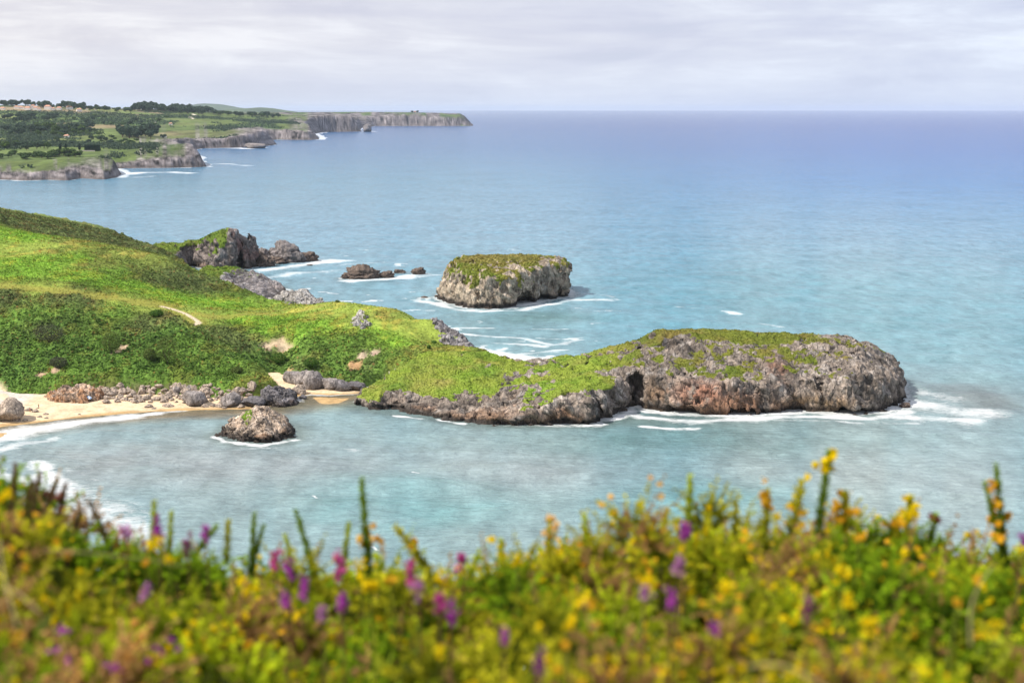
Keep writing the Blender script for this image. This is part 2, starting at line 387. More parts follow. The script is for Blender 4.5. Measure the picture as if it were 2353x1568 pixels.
# --- the long grassed rock island that closes the bay
isl = [G(*p) for p in [(800, 930), (850, 942), (905, 952), (960, 958), (1020, 965), (1068, 972), (1130, 978), (1240, 978), (1330, 976), (1372, 977), (1388, 964), (1425, 958),
                       (1446, 944), (1458, 934), (1484, 942), (1540, 950), (1620, 955), (1700, 955), (1760, 952), (1850, 946), (1960, 953), (2030, 946), (2068, 934), (2080, 915)]]
isl += [XD(2086, 552), XD(2070, 574), XD(2000, 592), XD(1850, 603), XD(1650, 606), XD(1480, 603), XD(1340, 592), XD(1200, 586), XD(1090, 592), XD(980, 585), XD(900, 560), XD(840, 540)]
COASTS.append(isl)
it = [D(*p) for p in [(900, 915, 519), (870, 900, 524), (1000, 928, 512), (1150, 930, 504), (1215, 912, 503), (1290, 885, 505), (1350, 868, 510), (1440, 868, 516),
                      (1510, 862, 516), (1600, 862, 515), (1750, 866, 514), (1850, 872, 513), (1950, 862, 514), (2030, 855, 520), (2066, 860, 530),
                      (950, 868, 537), (1100, 862, 536), (1200, 868, 532), (1000, 838, 552), (1250, 850, 541), (1330, 845, 540), (900, 872, 540),
                      (1510, 756, 556), (1600, 757, 560), (1700, 761, 561), (1850, 767, 562), (1970, 777, 553), (2020, 806, 546), (2060, 845, 540),
                      (1460, 783, 556), (1410, 800, 556), (1300, 815, 562), (1190, 829, 572), (1120, 811, 574), (1090, 803, 577), (1000, 806, 572), (940, 826, 562), (880, 860, 548),
                      (1480, 820, 535), (1600, 812, 537), (1750, 815, 538), (1880, 818, 535), (1990, 822, 530), (1400, 830, 540)]]
it += [(*XD(1520, 590), 15), (*XD(1700, 592), 15.5), (*XD(1850, 590), 15), (*XD(2000, 575), 12), (*XD(1300, 582), 7), (*XD(1150, 584), 9), (*XD(1400, 585), 11), (*XD(1060, 586), 9)]
ITOP = RBF(it, 5.0)
caves = []
for (X, Y, d, z, rx, ry, rz) in [(1466, 905, 521, 6.5, 3.0, 12, 6.0), (1836, 936, 508, 1.0, 6.5, 9, 4.5), (1260, 965, 500, .6, 10, 7, 3.2), (895, 938, 512, 1.0, 6, 6, 2.6), (1155, 972, 500, 0.4, 7, 5, 1.7),
                                 (1385, 955, 509, 1.2, 2.5, 6, 3.0), (1340, 972, 501, .3, 4, 4, 1.8), (1200, 900, 506, 7.2, 1.4, 3.5, 1.3), (1700, 948, 508, .5, 7, 4, 2.0), (1960, 945, 510, .4, 8, 4, 1.8), (1560, 945, 509, .4, 9, 4, 2.0)]:
    x, _ = XD(X, d); caves.append((x, d, z, rx, ry, rz))
v, F, n = rock_mass(isl, ITOP, 0.62, 33, batter=0.16, amp=2.3, scale=10, tamp=1.3, tscale=9, caves=caves, notch=1.3, k=2.2, seed=1.3, steps=0.3)
x, y, z = v.T
fr = fbm(x / 11, y / 11, z / 11 + 4, 4, 0.6)
lip = np.clip((z - (11.0 + 0.0 * x)) / 14, 0, 1)
green_end = sstep(XD(1500, 540)[0], XD(1330, 540)[0], x)          # the low western part is nearly all grass
hi = z - np.interp(x, [XD(800, 520)[0], XD(900, 515)[0], XD(1150, 505)[0], XD(1290, 505)[0], XD(1450, 515)[0], XD(2080, 515)[0]], [2.2, 3.3, 4.8, 8.3, 12.0, 12.5])
vegm = sstep(0.30, 0.78, n[:, 2]) * sstep(-1.5, 2.5, hi + 5 * fr)
dens = green_end * 0.75 + (1 - green_end) * np.where(hi > 9.5, 0.66, 0.50) - .10 * sstep(XD(1640, 540)[0], XD(1800, 540)[0], x)
knob = sstep(0.05, 0.32, fbm(x / 7, y / 7, z / 9 + 31, 4, 0.6, True) - 0.12 + 0.35 * (1 - green_end) * (n[:, 2] < 0.86))
vegm = np.clip(vegm * (dens + 0.55 * fr) - 0.34 * knob * (1 - 0.6 * green_end), 0, 1); vegm = sstep(0.12, 0.55, vegm); vegm = np.maximum(vegm, sstep(547, 552, y + 4 * fr) * sstep(.55, .8, n[:, 2]) * sstep(13, 16, z) * sstep(XD(1960, 540)[0], XD(1850, 540)[0], x))
v = rough_up(v, n, vegm, 1.1, 0.75, 5.0, 4.4, 2.0); n = vnormals(v, F)
vc = veg_color(v, 3.0, (1.2, 1.5, .35, .7)); vc = vc * (1.2 - 0.42 * (1 - green_end))[:, None] * (np.array((1.05, .98, 1.0)) + (1 - green_end)[:, None] * np.array((.16, -.04, .1)))
rc = rock_color(v, n, (0.238, 0.20, 0.170), 1.6, 0.7, 0.5, 1.0)
def stain(c, v, X, Y, z, r, col, k=0.8):
    cx, cyy, _ = G(X, Y, z); m = k * np.exp(-(((v[:, 0] - cx) / r[0]) ** 2 + ((v[:, 1] - cyy) / 12) ** 2 + ((v[:, 2] - z) / r[1]) ** 2)) * sstep(-.3, .2, fbm(v[:, 0] / 3, v[:, 1] / 3, v[:, 2] / 6, 3) + .1)
    return c * (1 - m[:, None]) + m[:, None] * np.array(col)
for a in [(1785, 845, 14, (4, 6), (.30, .17, .12)), (1600, 920, 6, (16, 4), (.33, .15, .09)), (1700, 930, 4, (12, 4), (.31, .16, .09)), (1890, 930, 4, (10, 2.5), (.40, .24, .10)), (1500, 910, 7, (7, 6), (.34, .23, .14)), (1610, 900, 9, (9, 3), (.36, .15, .09))]:
    rc = stain(rc, v, *a)
ISLAND = finish_rock("rock_island", v, F, n, vegm, vc, rc, (*XD(1450, 545), 0), "long rock island closing the bay, grassy low end and high cliffed end in surf", "island", tufts=24000, tuft_size=0.5)

# --- the flat topped sea stack
stk = [G(*p) for p in [(1006, 684), (1018, 694), (1042, 702), (1075, 708), (1130, 710), (1180, 707), (1228, 697), (1262, 689), (1292, 684), (1310, 682)]]
stk += [XD(1312, 846), XD(1306, 872), XD(1262, 888), XD(1170, 892), XD(1080, 884), XD(1022, 862), XD(1004, 838)]
COASTS.append(stk)
st = [D(*p) for p in [(1046, 603, 820), (1040, 612, 815), (1075, 612, 803), (1130, 624, 797), (1190, 630, 797), (1235, 612, 812), (1270, 604, 825), (1298, 602, 838), (1100, 588, 840), (1180, 583, 850), (1250, 588, 860), (1297, 592, 862), (1150, 600, 822), (1200, 598, 825)]]
st += [(*XD(1100, 875), 20.5), (*XD(1200, 880), 20.5), (*XD(1290, 878), 20)]
v, F, n = rock_mass(stk, RBF(st, 4.0), 0.8, 31, batter=lambda X: (.07 + .22 * sstep(XD(1200, 830)[0], XD(1040, 830)[0], X)).astype(np.float32), amp=3.3, scale=11, tamp=0.9, tscale=8, notch=1.0, k=2.6, seed=5.1, steps=0.25,
                    caves=[(XD(1205, 808)[0], 806, 0, 6, 14, 7.5), (XD(1250, 822)[0], 820, 0, 5, 10, 5), (XD(1285, 830)[0], 829, 1, 2, 9, 9), (XD(1100, 793)[0], 790, 0, 1.2, 4, 9)])
x, y, z = v.T; fr = fbm(x / 8, y / 8, z / 16 + 7, 4, 0.6); f5 = fbm(x / 4.5, y / 4.5, z / 10 + 2, 4, 0.65)
left = sstep(XD(1250, 800)[0], XD(1205, 800)[0], x)
vegm = np.clip(sstep(0.25, 0.7, n[:, 2]) * (.45 + .55 * left) + left * sstep(9, 17, z + 14 * fr) * 0.95 * sstep(-.35, .25, n[:, 2] + fr * 1.1) + (1 - left) * sstep(15, 21, z + 6 * fr) * .35, 0, 1) * sstep(8, 13, z)
vegm = np.clip(vegm + 0.9 * fr * (n[:, 2] < .75), 0, 1); vegm = vegm * np.maximum(sstep(21.5, 23.0, z + 1.5 * fr) * (.35 + .65 * left), sstep(-.22, .12, f5 + (z - 17) / 26 - .22 * (1 - left) + .16 * sstep(XD(1180, 800)[0], XD(1090, 800)[0], x) * sstep(8, 13, z)))
v = rough_up(v, n, vegm, 1.2, 0.7, 5.0, 5.5, 8.0); n = vnormals(v, F)
vc = veg_color(v, 8.0, (.55, 1.2, .55, 1.1)); gold = sstep(20.5, 23.5, z)[:, None] * sstep(XD(1255, 830)[0], XD(1225, 830)[0], x)[:, None]
vc = vc * np.array((1.12, .90, 1.0)); vc = vc * (1 - 0.6 * gold) + 0.6 * gold * np.array((0.30, 0.25, 0.085))
rc = rock_color(v, n, (0.33, 0.27, 0.205), 2.4, 0.3, 0.5, 5.0)
warm = (left * sstep(-0.3, .2, fbm(x / 3, y / 3, z / 18, 3)))[:, None] * sstep(2, 6, z)[:, None]; rc = rc * (1 - .75 * warm) + .75 * warm * np.array((0.56, 0.465, 0.35))
finish_rock("sea_stack", v, F, n, vegm, vc, rc, (*XD(1160, 835), 0), "flat topped sea stack with pale cliffs and golden grass, alone in open water", "sea stack", tufts=14000, tuft_size=0.8, tseed=5)

# --- the cone rock in the bay
cone = [G(*p) for p in [(492, 1000), (520, 1010), (545, 1016), (600, 1020), (645, 1014), (678, 1006), (682, 990)]] + [XD(672, 487), XD(640, 496), XD(590, 499), XD(540, 490), XD(505, 480)]
COASTS.append(cone)
ct = [D(*p) for p in [(597, 932, 479), (575, 948, 476), (560, 962, 474), (530, 985, 472), (505, 996, 471), (618, 945, 477), (635, 965, 474), (655, 982, 472), (675, 990, 472), (590, 968, 471), (610, 985, 466), (560, 990, 468)]]
ct += [(*XD(560, 485), 5.5), (*XD(600, 488), 7), (*XD(640, 484), 4), (*XD(600, 494), 3)]
v, F, n = rock_mass(cone, RBF(ct, 1.5), 0.34, 15, batter=0.25, amp=0.8, scale=4, tamp=1.0, tscale=4.5, notch=0.8, k=1.2, seed=9.7, joint=1.2)
x, y, z = v.T
vegm = np.exp(-(((x - XD(562, 476)[0]) / 2.6) ** 2 + ((z - 6.6) / 2.8) ** 2)) * sstep(.2, .6, n[:, 2]) * sstep(-.4, .1, fbm(x / 2, y / 2, z / 2, 3))
v = rough_up(v, n, vegm * .6, 0.6, 0.8, 2.8, 2.8, 4.0); n = vnormals(v, F)
rc = rock_color(v, n, (0.43, 0.34, 0.265), 2.0, 0.95, 0.5, 3.0, 0.6, 5.5)
finish_rock("sea_rock", v, F, n, vegm, veg_color(v, 2.0, (.4, 1, .3, 1.6)), rc, (*XD(595, 480), 0), "cone shaped tan rock standing in the calm bay near the beach", "rock", tufts=0)

# --- the tilted rocky headland beyond the hill
hd = [G(*p) for p in [(628, 606), (600, 611), (570, 617), (537, 622), (500, 622), (470, 618), (440, 612)]] + [XD(400, 965), XD(300, 985), XD(225, 1000), XD(225, 1075), XD(330, 1085), XD(420, 1088), XD(520, 1070), XD(590, 1058), XD(632, 1052)]
COASTS.append(hd)
ht = [D(*p) for p in [(533, 528, 1002), (510, 531, 1005), (470, 540, 1010), (430, 552, 1010), (395, 566, 1006), (545, 532, 1003), (556, 540, 1003), (583, 538, 1006), (586, 566, 1008), (600, 584, 1008), (622, 590, 1010),
                      (425, 578, 972), (470, 570, 973), (505, 562, 975), (525, 552, 980), (540, 548, 985), (560, 560, 990), (450, 590, 968), (380, 566, 1006), (345, 566, 1010), (300, 563, 1012), (250, 549, 1000), (330, 575, 990), (290, 572, 992), (372, 590, 975), (575, 600, 990), (560, 606, 985)]]
ht += [(*XD(520, 1045), 16), (*XD(450, 1045), 12), (*XD(580, 1035), 10), (*XD(380, 1050), 9), (*XD(300, 1060), 12), (*XD(620, 1030), 3)]
v, F, n = rock_mass(hd, RBF(ht, 3.0), 0.95, 33, batter=0.2, amp=3.0, scale=12, tamp=1.5, tscale=9, notch=0.8, k=2.5, seed=12.2, caves=[(XD(560, 992)[0], 985, 6, 3, 10, 9)])
x, y, z = v.T; fr = fbm(x / 12, y / 12, z / 14 + 3, 4, 0.6)
vegm = sstep(0.08, 0.40, n[:, 2] + .35 * fr) * sstep(XD(548, 1000)[0], XD(528, 1000)[0], x) * sstep(8, 12.5, z + 6 * fr + 5 * sstep(XD(420, 1000)[0], XD(360, 1000)[0], x))
v = rough_up(v, n, vegm, 1.9, 1.5, 8.0, 6.0, 6.0); n = vnormals(v, F)
rc = rock_color(v, n, (0.205, 0.172, 0.158), 1.4, 0.5, 0.6, 14.0, 1.4)
red = (sstep(0.0, .25, fbm(x / 9, y / 9, z / 20 + 40, 3)) * .55 * sstep(XD(490, 980)[0], XD(520, 980)[0], x) * sstep(3, 8, z))[:, None]; rc = rc * (1 - red) + red * np.array((.20, .10, .085))
finish_rock("rocky_headland", v, F, n, vegm, veg_color(v, 4.0, (.7, 1.2, .8, .5)) * .85, rc, (*XD(480, 1010), 0), "dark jagged headland with tilted green top beyond the hill", "headland", tufts=9000, tuft_size=0.9, tseed=8)

# --- the bowl of fallen scree at the cove
sc_ = [G(664, 692), G(650, 700), XD(620, 760), XD(592, 742), XD(545, 735), XD(500, 738), XD(455, 770), XD(440, 830), XD(470, 880), XD(520, 905), XD(585, 908), XD(640, 890), XD(668, 862), XD(674, 836)]
COASTS.append(sc_)
sct = [D(*p) for p in [(500, 622, 850), (520, 618, 866), (548, 616, 880), (580, 624, 885), (605, 632, 882), (640, 655, 868), (658, 672, 852), (664, 684, 838), (590, 645, 855), (560, 640, 850), (520, 640, 835), (600, 690, 790), (560, 680, 790), (530, 672, 795), (640, 690, 815),
                       (585, 708, 765), (540, 700, 765), (500, 690, 770), (470, 672, 780), (478, 640, 820), (510, 655, 815), (620, 665, 840), (600, 672, 815), (545, 660, 815)]]
sct += [(*XD(540, 900), 9), (*XD(620, 885), 6)]
v, F, n = rock_mass(sc_, RBF(sct, 2.0), 0.8, 24, batter=0.15, amp=1.6, scale=8, tamp=1.2, tscale=7, notch=0.4, k=2.0, seed=17.0)
x, y, z = v.T; up = sstep(835, 862, y + 8 * fbm(x / 9, y / 9, z / 9, 2))
f1, f2, cell = worley(np.stack([x / 3.6, y / 3.6, z / 3.6], 1))
v = v + n * ((1 - up) * (1.5 * (0.55 - f1) + 1.2 * (cell - .5)))[:, None]
v = rough_up(v, n, 0.4 * (1 - up), 1.3, 0.9, 7.0, 5.0, 3.0); n = vnormals(v, F)
vegm = sstep(.55, .85, n[:, 2] + .3 * fbm(x / 9, y / 9, z / 9 + 2, 3)) * up * .5 * sstep(6, 9, z) + .9 * sstep(XD(512, 820)[0], XD(492, 820)[0], x + 5 * fbm(x / 8, y / 8, z / 8, 3))
rc = rock_color(v, n, (0.235, 0.212, 0.21), 1.0, 0.1, 0.5, 11.0); rc *= (1 + .5 * (cell - .5) * (1 - up))[:, None]
finish_rock("scree_cove", v, F, n, np.clip(vegm, 0, 1), veg_color(v, 6.0, (.8, 1, .8, .6)) * .85, rc, (*XD(570, 820), 0), "grey bowl of broken scree behind the hill at the cove", "rock face", tufts=5000, tuft_size=0.8, tseed=9)

# --- main hill
hb = [G(*p) for p in [(-160, 900), (-40, 915), (30, 921), (90, 921), (160, 919), (240, 917), (330, 916), (430, 918), (520, 920), (590, 918), (640, 912), (655, 902), (640, 890), (628, 881), (612, 874), (628, 866), (652, 874), (680, 882), (730, 890), (790, 893), (840, 890), (880, 880)]]
hb += [XD(960, 560), XD(1060, 572), XD(1150, 598), XD(1095, 640), XD(1000, 668), XD(930, 690), XD(840, 712), XD(740, 738), XD(680, 748), XD(640, 738), XD(580, 748), XD(520, 760), XD(495, 790), XD(490, 850), XD(450, 900), XD(415, 955), XD(390, 965), XD(330, 990), XD(270, 1035), XD(0, 1060), XD(-700, 1060), XD(-1400, 800), XD(-1600, 600), XD(-1300, 515), XD(-600, 520)]
COASTS.append(hb)
hp = [D(*p) for p in [(0, 888, 545), (60, 905, 531), (100, 895, 530), (200, 885, 531), (330, 888, 531), (450, 888, 531), (560, 888, 532), (620, 890, 532), (645, 890, 533),
                      (406, 761, 603), (480, 800, 582), (559, 839, 562), (622, 873, 549), (560, 800, 600), (600, 840, 588), (650, 830, 600), (640, 855, 583), (500, 770, 612), (700, 800, 598), (620, 800, 606),
                      (700, 855, 575), (750, 862, 573), (820, 862, 572), (750, 800, 598), (700, 762, 616), (850, 785, 600), (900, 835, 574), (960, 822, 576), (800, 830, 585), (850, 840, 578),
                      (660, 706, 705), (760, 694, 682), (850, 703, 667), (930, 719, 652), (1000, 743, 637), (1050, 775, 620), (1090, 800, 603), (900, 770, 610), (800, 740, 630), (720, 730, 640), (1000, 792, 600), (620, 745, 640),
                      (455, 740, 622), (300, 691, 642), (150, 666, 647), (0, 655, 650), (550, 725, 650), (640, 722, 668),
                      (0, 780, 590), (0, 850, 556), (150, 780, 590), (150, 850, 552), (300, 800, 580), (300, 858, 547), (300, 735, 618), (100, 710, 624), (400, 830, 562), (460, 850, 553), (200, 740, 612), (0, 715, 622),
                      (0, 580, 720), (0, 524, 800), (200, 620, 700), (187, 552, 800), (294, 576, 800), (390, 599, 782), (480, 642, 752), (400, 662, 712), (550, 691, 722), (500, 702, 692), (600, 714, 692), (300, 640, 700), (420, 620, 760),
                      (0, 491, 905), (100, 515, 930), (187, 535, 950), (280, 549, 980), (372, 563, 1000), (-150, 440, 880), (-150, 480, 790), (-150, 640, 650), (-150, 780, 590), (-150, 860, 556), (450, 655, 760)]]
hp += [(*XD(1000, 652), 7), (*XD(1050, 632), 5), (*XD(950, 672), 9), (*XD(1090, 618), 4), (*XD(1040, 618), 9), (*XD(990, 640), 12), (*XD(60, 850), 38), (*XD(200, 860), 28), (*XD(330, 870), 17), (*XD(440, 840), 14)]
HRBF = RBF(hp, 8.0)
def hill_h(x, y):
    s = -sdpoly(x, y, hb) + 2.5 * fbm(x / 14, y / 14, x * 0 + 2.0, 3); k = sstep(-1.0, 5.0, s)
    return HRBF(x, y) * k - 3.0 * (1 - k)
def surf_at(X, Y, h, d0=300, d1=1300, n=1500, zadd=0.0):
    """where the sight line meets a height field"""
    a, b, c = ray(X, Y); d = np.linspace(d0, d1, n); t = d / b; z = CAMZ + c * t; hh = h(a * t, d) + zadd
    i = np.argmax(z < hh)
    if z[i] >= hh[i]: return None
    k0 = z[i - 1] - hh[i - 1]; k1 = hh[i] - z[i]; w_ = k0 / (k0 + k1 + 1e-9)
    return ((a * t)[i - 1] * (1 - w_) + (a * t)[i] * w_, d[i - 1] * (1 - w_) + d[i] * w_, hh[i - 1] * (1 - w_) + hh[i] * w_)
def on_hill(pts):
    o = [surf_at(X, Y, hill_h) for X, Y in pts]
    return [p for p in o if p]

# ------------------------------------------------------------------ main hill: ground, bracken, paths
ZONES = {'B': ((0.155, 0.290, 0.028), 0.30), 'G': ((0.225, 0.285, 0.05), 0.08), 'O': ((0.175, 0.215, 0.045), 0.30), 'D': ((0.108, 0.140, 0.045), 0.75), 'M': ((0.118, 0.212, 0.035), 0.75), 'S': ((0.085, 0.16, 0.03), 1.1)}
ZP = {'B': [(60, 545), (160, 590), (300, 627), (50, 625), (200, 640), (380, 685), (500, 702), (640, 738), (700, 765), (560, 740), (620, 762), (880, 765), (930, 785), (80, 600), (260, 655), (430, 690), (740, 750), (330, 660), (-100, 600)],
      'G': [(100, 664), (250, 686), (350, 703), (480, 727), (600, 720), (690, 713), (760, 700), (850, 708), (930, 735), (960, 760), (1000, 775), (1060, 795), (430, 722), (820, 735), (760, 722), (900, 750), (40, 575), (110, 570)],
      'O': [(150, 556), (250, 582), (330, 597), (230, 607), (120, 575), (360, 612), (340, 705), (880, 725), (960, 800), (630, 880), (600, 872)],
      'D': [(30, 502), (100, 524), (200, 545), (330, 562), (312, 624), (390, 628), (345, 642), (135, 680), (185, 692), (350, 752), (545, 792), (595, 782), (500, 772), (640, 828), (60, 515), (420, 640), (10, 690), (380, 735), (110, 770), (700, 845), (850, 825)],
      'M': [(100, 720), (250, 722), (60, 800), (200, 785), (300, 830), (450, 830), (520, 860), (200, 850), (560, 862), (150, 850), (700, 800), (760, 830), (420, 790), (900, 825), (330, 870), (80, 890), (400, 870), (650, 790), (30, 740), (480, 870), (800, 800)],
      'S': [(150, 760), (330, 785), (50, 850), (605, 805), (640, 855), (400, 770), (240, 822), (20, 800), (560, 820), (350, 840), (740, 850), (820, 840), (120, 815)]}
zpts = []
for k_, pp in ZP.items():
    for X, Y in pp:
        q = surf_at(X, Y, hill_h, n=500)
        if q: zpts.append((q[0], q[1], k_))
def hill_zone(x, y):
    wob = 9 * fbm(x / 16, y / 16, x * 0 + 5, 4, 0.6); wo2 = 9 * fbm(x / 16, y / 16, x * 0 + 15, 4, 0.6)
    col = 0; amp = 0; tot = 0
    for px, py, k_ in zpts:
        q = 1.0 / ((x + wob - px) ** 2 + ((y + wo2 - py) * 0.7) ** 2 + 30) ** 2
        col = col + q[..., None] * np.array(ZONES[k_][0]); amp = amp + q * ZONES[k_][1]; tot = tot + q
    return col / tot[..., None], amp / tot
track = on_hill([(-40, 655), (60, 660), (130, 668), (200, 676), (260, 686), (330, 696), (380, 706), (420, 719), (446, 733), (457, 742)])
track2 = on_hill([(430, 722), (520, 729), (600, 722), (700, 713), (740, 703)])
bare = on_hill([(372, 704), (400, 711), (425, 720), (447, 733), (458, 741), (447, 748)])
lane = on_hill([(-30, 880), (-4, 890), (3, 903), (14, 916)]) 
xs = np.arange(-540, 22, 0.9); ys = np.arange(512, 1062, 0.9)
HX, HY = np.meshgrid(xs, ys, indexing='ij')
hh = hill_h(HX, HY); zc, za = hill_zone(HX, HY)
dt = np.minimum(dline(HX, HY, track), dline(HX, HY, track2)); tm = sstep(6.0, 2.0, dt + 3 * fbm(HX / 9, HY / 9, HX * 0, 2))
bm = sstep(1.5, 0.7, dline(HX, HY, bare)); bm = np.maximum(bm, sstep(2.2, 1.2, dline(HX, HY, lane)))
za = za * (1 - 0.9 * tm) * (1 - bm)
lump = fbm(HX / 3.2, HY / 3.2, HX * 0 + 1, 3, 0.6) * 0.6 + 1.1 * fbm(HX / 8.0, HY / 8.0, HX * 0 + 8, 3, 0.55, True)
gy_, gx_ = np.gradient(hh, 0.9, axis=1), np.gradient(hh, 0.9, axis=0); slope = np.hypot(gx_, gy_)
wf1, _, wcell = worley(np.stack([HX.ravel() / 4.2 + .5 * lump.ravel(), HY.ravel() / 4.6, HX.ravel() * 0 + .5], 1)); dome = (np.clip(.75 - wf1, -.2, 1) * (.6 + .8 * wcell)).reshape(HX.shape)
HZ = hh + za * (lump * 1.3 + dome * 2.6)
tint = fbm(HX / 5, HY / 5, HX * 0 + 12, 4, 0.6); tin2 = fbm(HX / 25, HY / 25, HX * 0 + 22, 3)
hc = zc * (1 + 0.55 * tint + 0.35 * tin2)[..., None]
yel = sstep(0.05, 0.4, fbm(HX / 7, HY / 12, HX * 0 + 30, 4, 0.6))[..., None] * 0.55; hc = hc * (1 - yel) + yel * hc * np.array((1.7, 1.1, 1.2))
hc = hc * (1 - .7 * tm[..., None]) + .7 * tm[..., None] * np.array((0.26, 0.245, 0.05))
hc = hc * (1 - bm[..., None]) + bm[..., None] * np.array((0.55, 0.46, 0.31))
steep = sstep(1.9, 2.8, slope + 0.5 * fbm(HX / 6, HY / 6, HX * 0 + 3, 3))[..., None]
hc = hc * (1 - steep) + steep * np.array((0.20, 0.19, 0.09))
for (X, Y, r, c_) in [(637, 793, 3.2, (.50, .38, .25)), (612, 800, 2.2, (.46, .36, .25)), (655, 797, 2.6, (.5, .4, .27)), (268, 812, 2.2, (.38, .29, .19)), (285, 800, 1.8, (.40, .30, .2)), (660, 862, 2, (.42, .30, .16)), (830, 822, 2.5, (.42, .33, .24)), (812, 845, 3, (.40, .25, .13)), (860, 815, 2.2, (.40, .31, .23)), (95, 862, 2.5, (.42, .30, .2)), (125, 858, 1.8, (.42, .3, .2))]:
    q = surf_at(X, Y, hill_h)
    if q:
        m = sstep(r * 1.4, r * .6, np.hypot(HX - q[0], (HY - q[1]) * .8) + 1.6 * fbm(HX / 2.5, HY / 2.5, HX * 0, 3)); hc = hc * (1 - m[..., None]) + m[..., None] * np.array(c_); za = za * (1 - m)
hv = np.stack([HX, HY, HZ], -1).reshape(-1, 3); hF = grid_faces(len(xs), len(ys)); hF = hF[(hv[hF][:, :, 2].max(1) > -2.5)]
me = mesh("hill", hv, hF); attr(me, 'col', np.clip(hc, 0.01, 1).reshape(-1, 3))
HILL = tag(obj("hill", me, GROUND), "bracken covered green coastal hill above the beach", "hill", kind='structure')
def hz(x, y):                                   # height of the finished hill surface
    i = np.clip((np.asarray(x) - xs[0]) / 0.9, 0, len(xs) - 2); j = np.clip((np.asarray(y) - ys[0]) / 0.9, 0, len(ys) - 2)
    a = i.astype(int); b = j.astype(int); u = i - a; w_ = j - b
    return (HZ[a, b] * (1 - u) + HZ[a + 1, b] * u) * (1 - w_) + (HZ[a, b + 1] * (1 - u) + HZ[a + 1, b + 1] * u) * w_
# leaf cover of the hill
r = np.random.default_rng(11); N = 430000
px = r.uniform(xs[0], xs[-1], N); py = 515 + 500 * r.random(N) ** 1.25
ii = ((px - xs[0]) / 0.9).astype(int).clip(0, len(xs) - 2); jj = ((py - ys[0]) / 0.9).astype(int).clip(0, len(ys) - 2)
pz = hz(px, py); A = za[ii, jj]; keep = (pz > 1.0) & (r.random(N) < 0.3 + 1.4 * A) & (steep[ii, jj, 0] < 0.75) & (np.abs((px - XD(1176, 1)[0]) / py) < 0.62)
px, py, pz, A, ii, jj = (a[keep] for a in (px, py, pz, A, ii, jj))
cc = hc[ii, jj] * r.uniform(0.86, 1.18, (len(px), 1))
dk = r.random(len(px)) < 0.05; cc[dk] *= (1.5, .75, 1.0)
gn = np.stack([-gx_[ii, jj], -gy_[ii, jj], np.ones(len(px))], 1)
tv, tf, tcol = cards(np.stack([px, py, pz + 0.12 + 0.45 * A * r.random(len(px))], 1), gn, 0.36 + 0.75 * np.sqrt(A) * r.uniform(.6, 1.1, len(px)), cc, 1.25, seed=4)
me = mesh("bracken", tv, tf, False); attr(me, 'col', np.clip(tcol, 0, 1)); tag(obj("bracken", me, LEAF), "bracken and gorse leaves covering the green hill", "bracken", kind='stuff')

def strip(name, pts, width, mat, h, lift, label, wob=0.3):
    P = []
    for (a, b) in zip(pts[:-1], pts[1:]):
        n_ = max(2, int(math.dist(a[:2], b[:2]) / 1.2))
        for k in range(n_): t = k / n_; P.append((a[0] + (b[0] - a[0]) * t, a[1] + (b[1] - a[1]) * t))
    P.append(pts[-1][:2]); P = np.array(P)
    for _ in range(3): P[1:-1] = (P[:-2] + 2 * P[1:-1] + P[2:]) / 4
    T = np.gradient(P, axis=0); T /= np.linalg.norm(T, axis=1, keepdims=True) + 1e-9; Nn = np.stack([-T[:, 1], T[:, 0]], 1)
    W = width / 2 * (1 + wob * fbm(P[:, 0] / 4, P[:, 1] / 4, P[:, 0] * 0, 2)); rows = []
    for s_ in (-1, -.4, .4, 1):
        q = P + Nn * (W * s_)[:, None]; rows.append(np.column_stack([q, h(q[:, 0], q[:, 1]) + lift * (1 if abs(s_) < .5 else 0.2)]))
    v_ = np.stack(rows, 1).reshape(-1, 3); f_ = grid_faces(len(P), 4)[:, ::-1]
    return tag(obj(name, mesh(name, v_, f_), mat), label, "path", kind='structure')
PATHM = mat_flat("sandy track", (0.56, 0.47, 0.33), 0.95, 0.2, 1.0)
strip("path", bare, 2.2, PATHM, hz, 0.12, "pale bare dirt path at the bend on the hill")

# ------------------------------------------------------------------ beach
bw = [G(*p) for p in [(-200, 1008), (-60, 990), (0, 979), (60, 974), (120, 966), (200, 957), (280, 950), (340, 946), (400, 943), (440, 942), (520, 940), (600, 938), (655, 922), (690, 908), (710, 905), (760, 907), (806, 905), (840, 902)]]
bw += [XD(850, 575), XD(740, 590), XD(600, 620), XD(400, 620), XD(0, 620), XD(-300, 600), XD(-1400, 600), XD(-1400, 425), XD(-700, 436)]
COASTS.append(bw)
def beach_h(x, y):
    s = -sdpoly(x, y, bw); inl = sstep(XD(560, 530)[0], XD(680, 560)[0], x)
    up = 0.075 * (1 - inl) + 0.045 * inl
    return np.where(s > 0, 2.6 * (1 - np.exp(-s * up / 2.6 * 1.3)), s * 0.06) + 0.05 * fbm(x / 3, y / 3, x * 0, 3)
bx = np.arange(-420, -58, 1.0); by = np.arange(455, 600, 1.0); BX, BY = np.meshgrid(bx, by, indexing='ij'); BZ = beach_h(BX, BY)
bd = -sdpoly(BX, BY, bw); wet = sstep(4.5, 1.0, bd + 1.5 * fbm(BX / 9, BY / 9, BX * 0, 2))[..., None]
bc = np.array((0.60, 0.465, 0.31)) * (1 - wet) + wet * np.array((0.40, 0.27, 0.13)); bc = bc * (1 + 0.12 * fbm(BX / 6, BY / 6, BX * 0, 3))[..., None]
peb = (sstep(XD(75, 525)[0], XD(40, 525)[0], BX) * sstep(505, 512, BY + 4 * fbm(BX / 5, BY / 5, BX * 0 + 2, 3)))[..., None] * .9; bc = bc * (1 - peb) + peb * np.array((0.50, 0.46, 0.42))
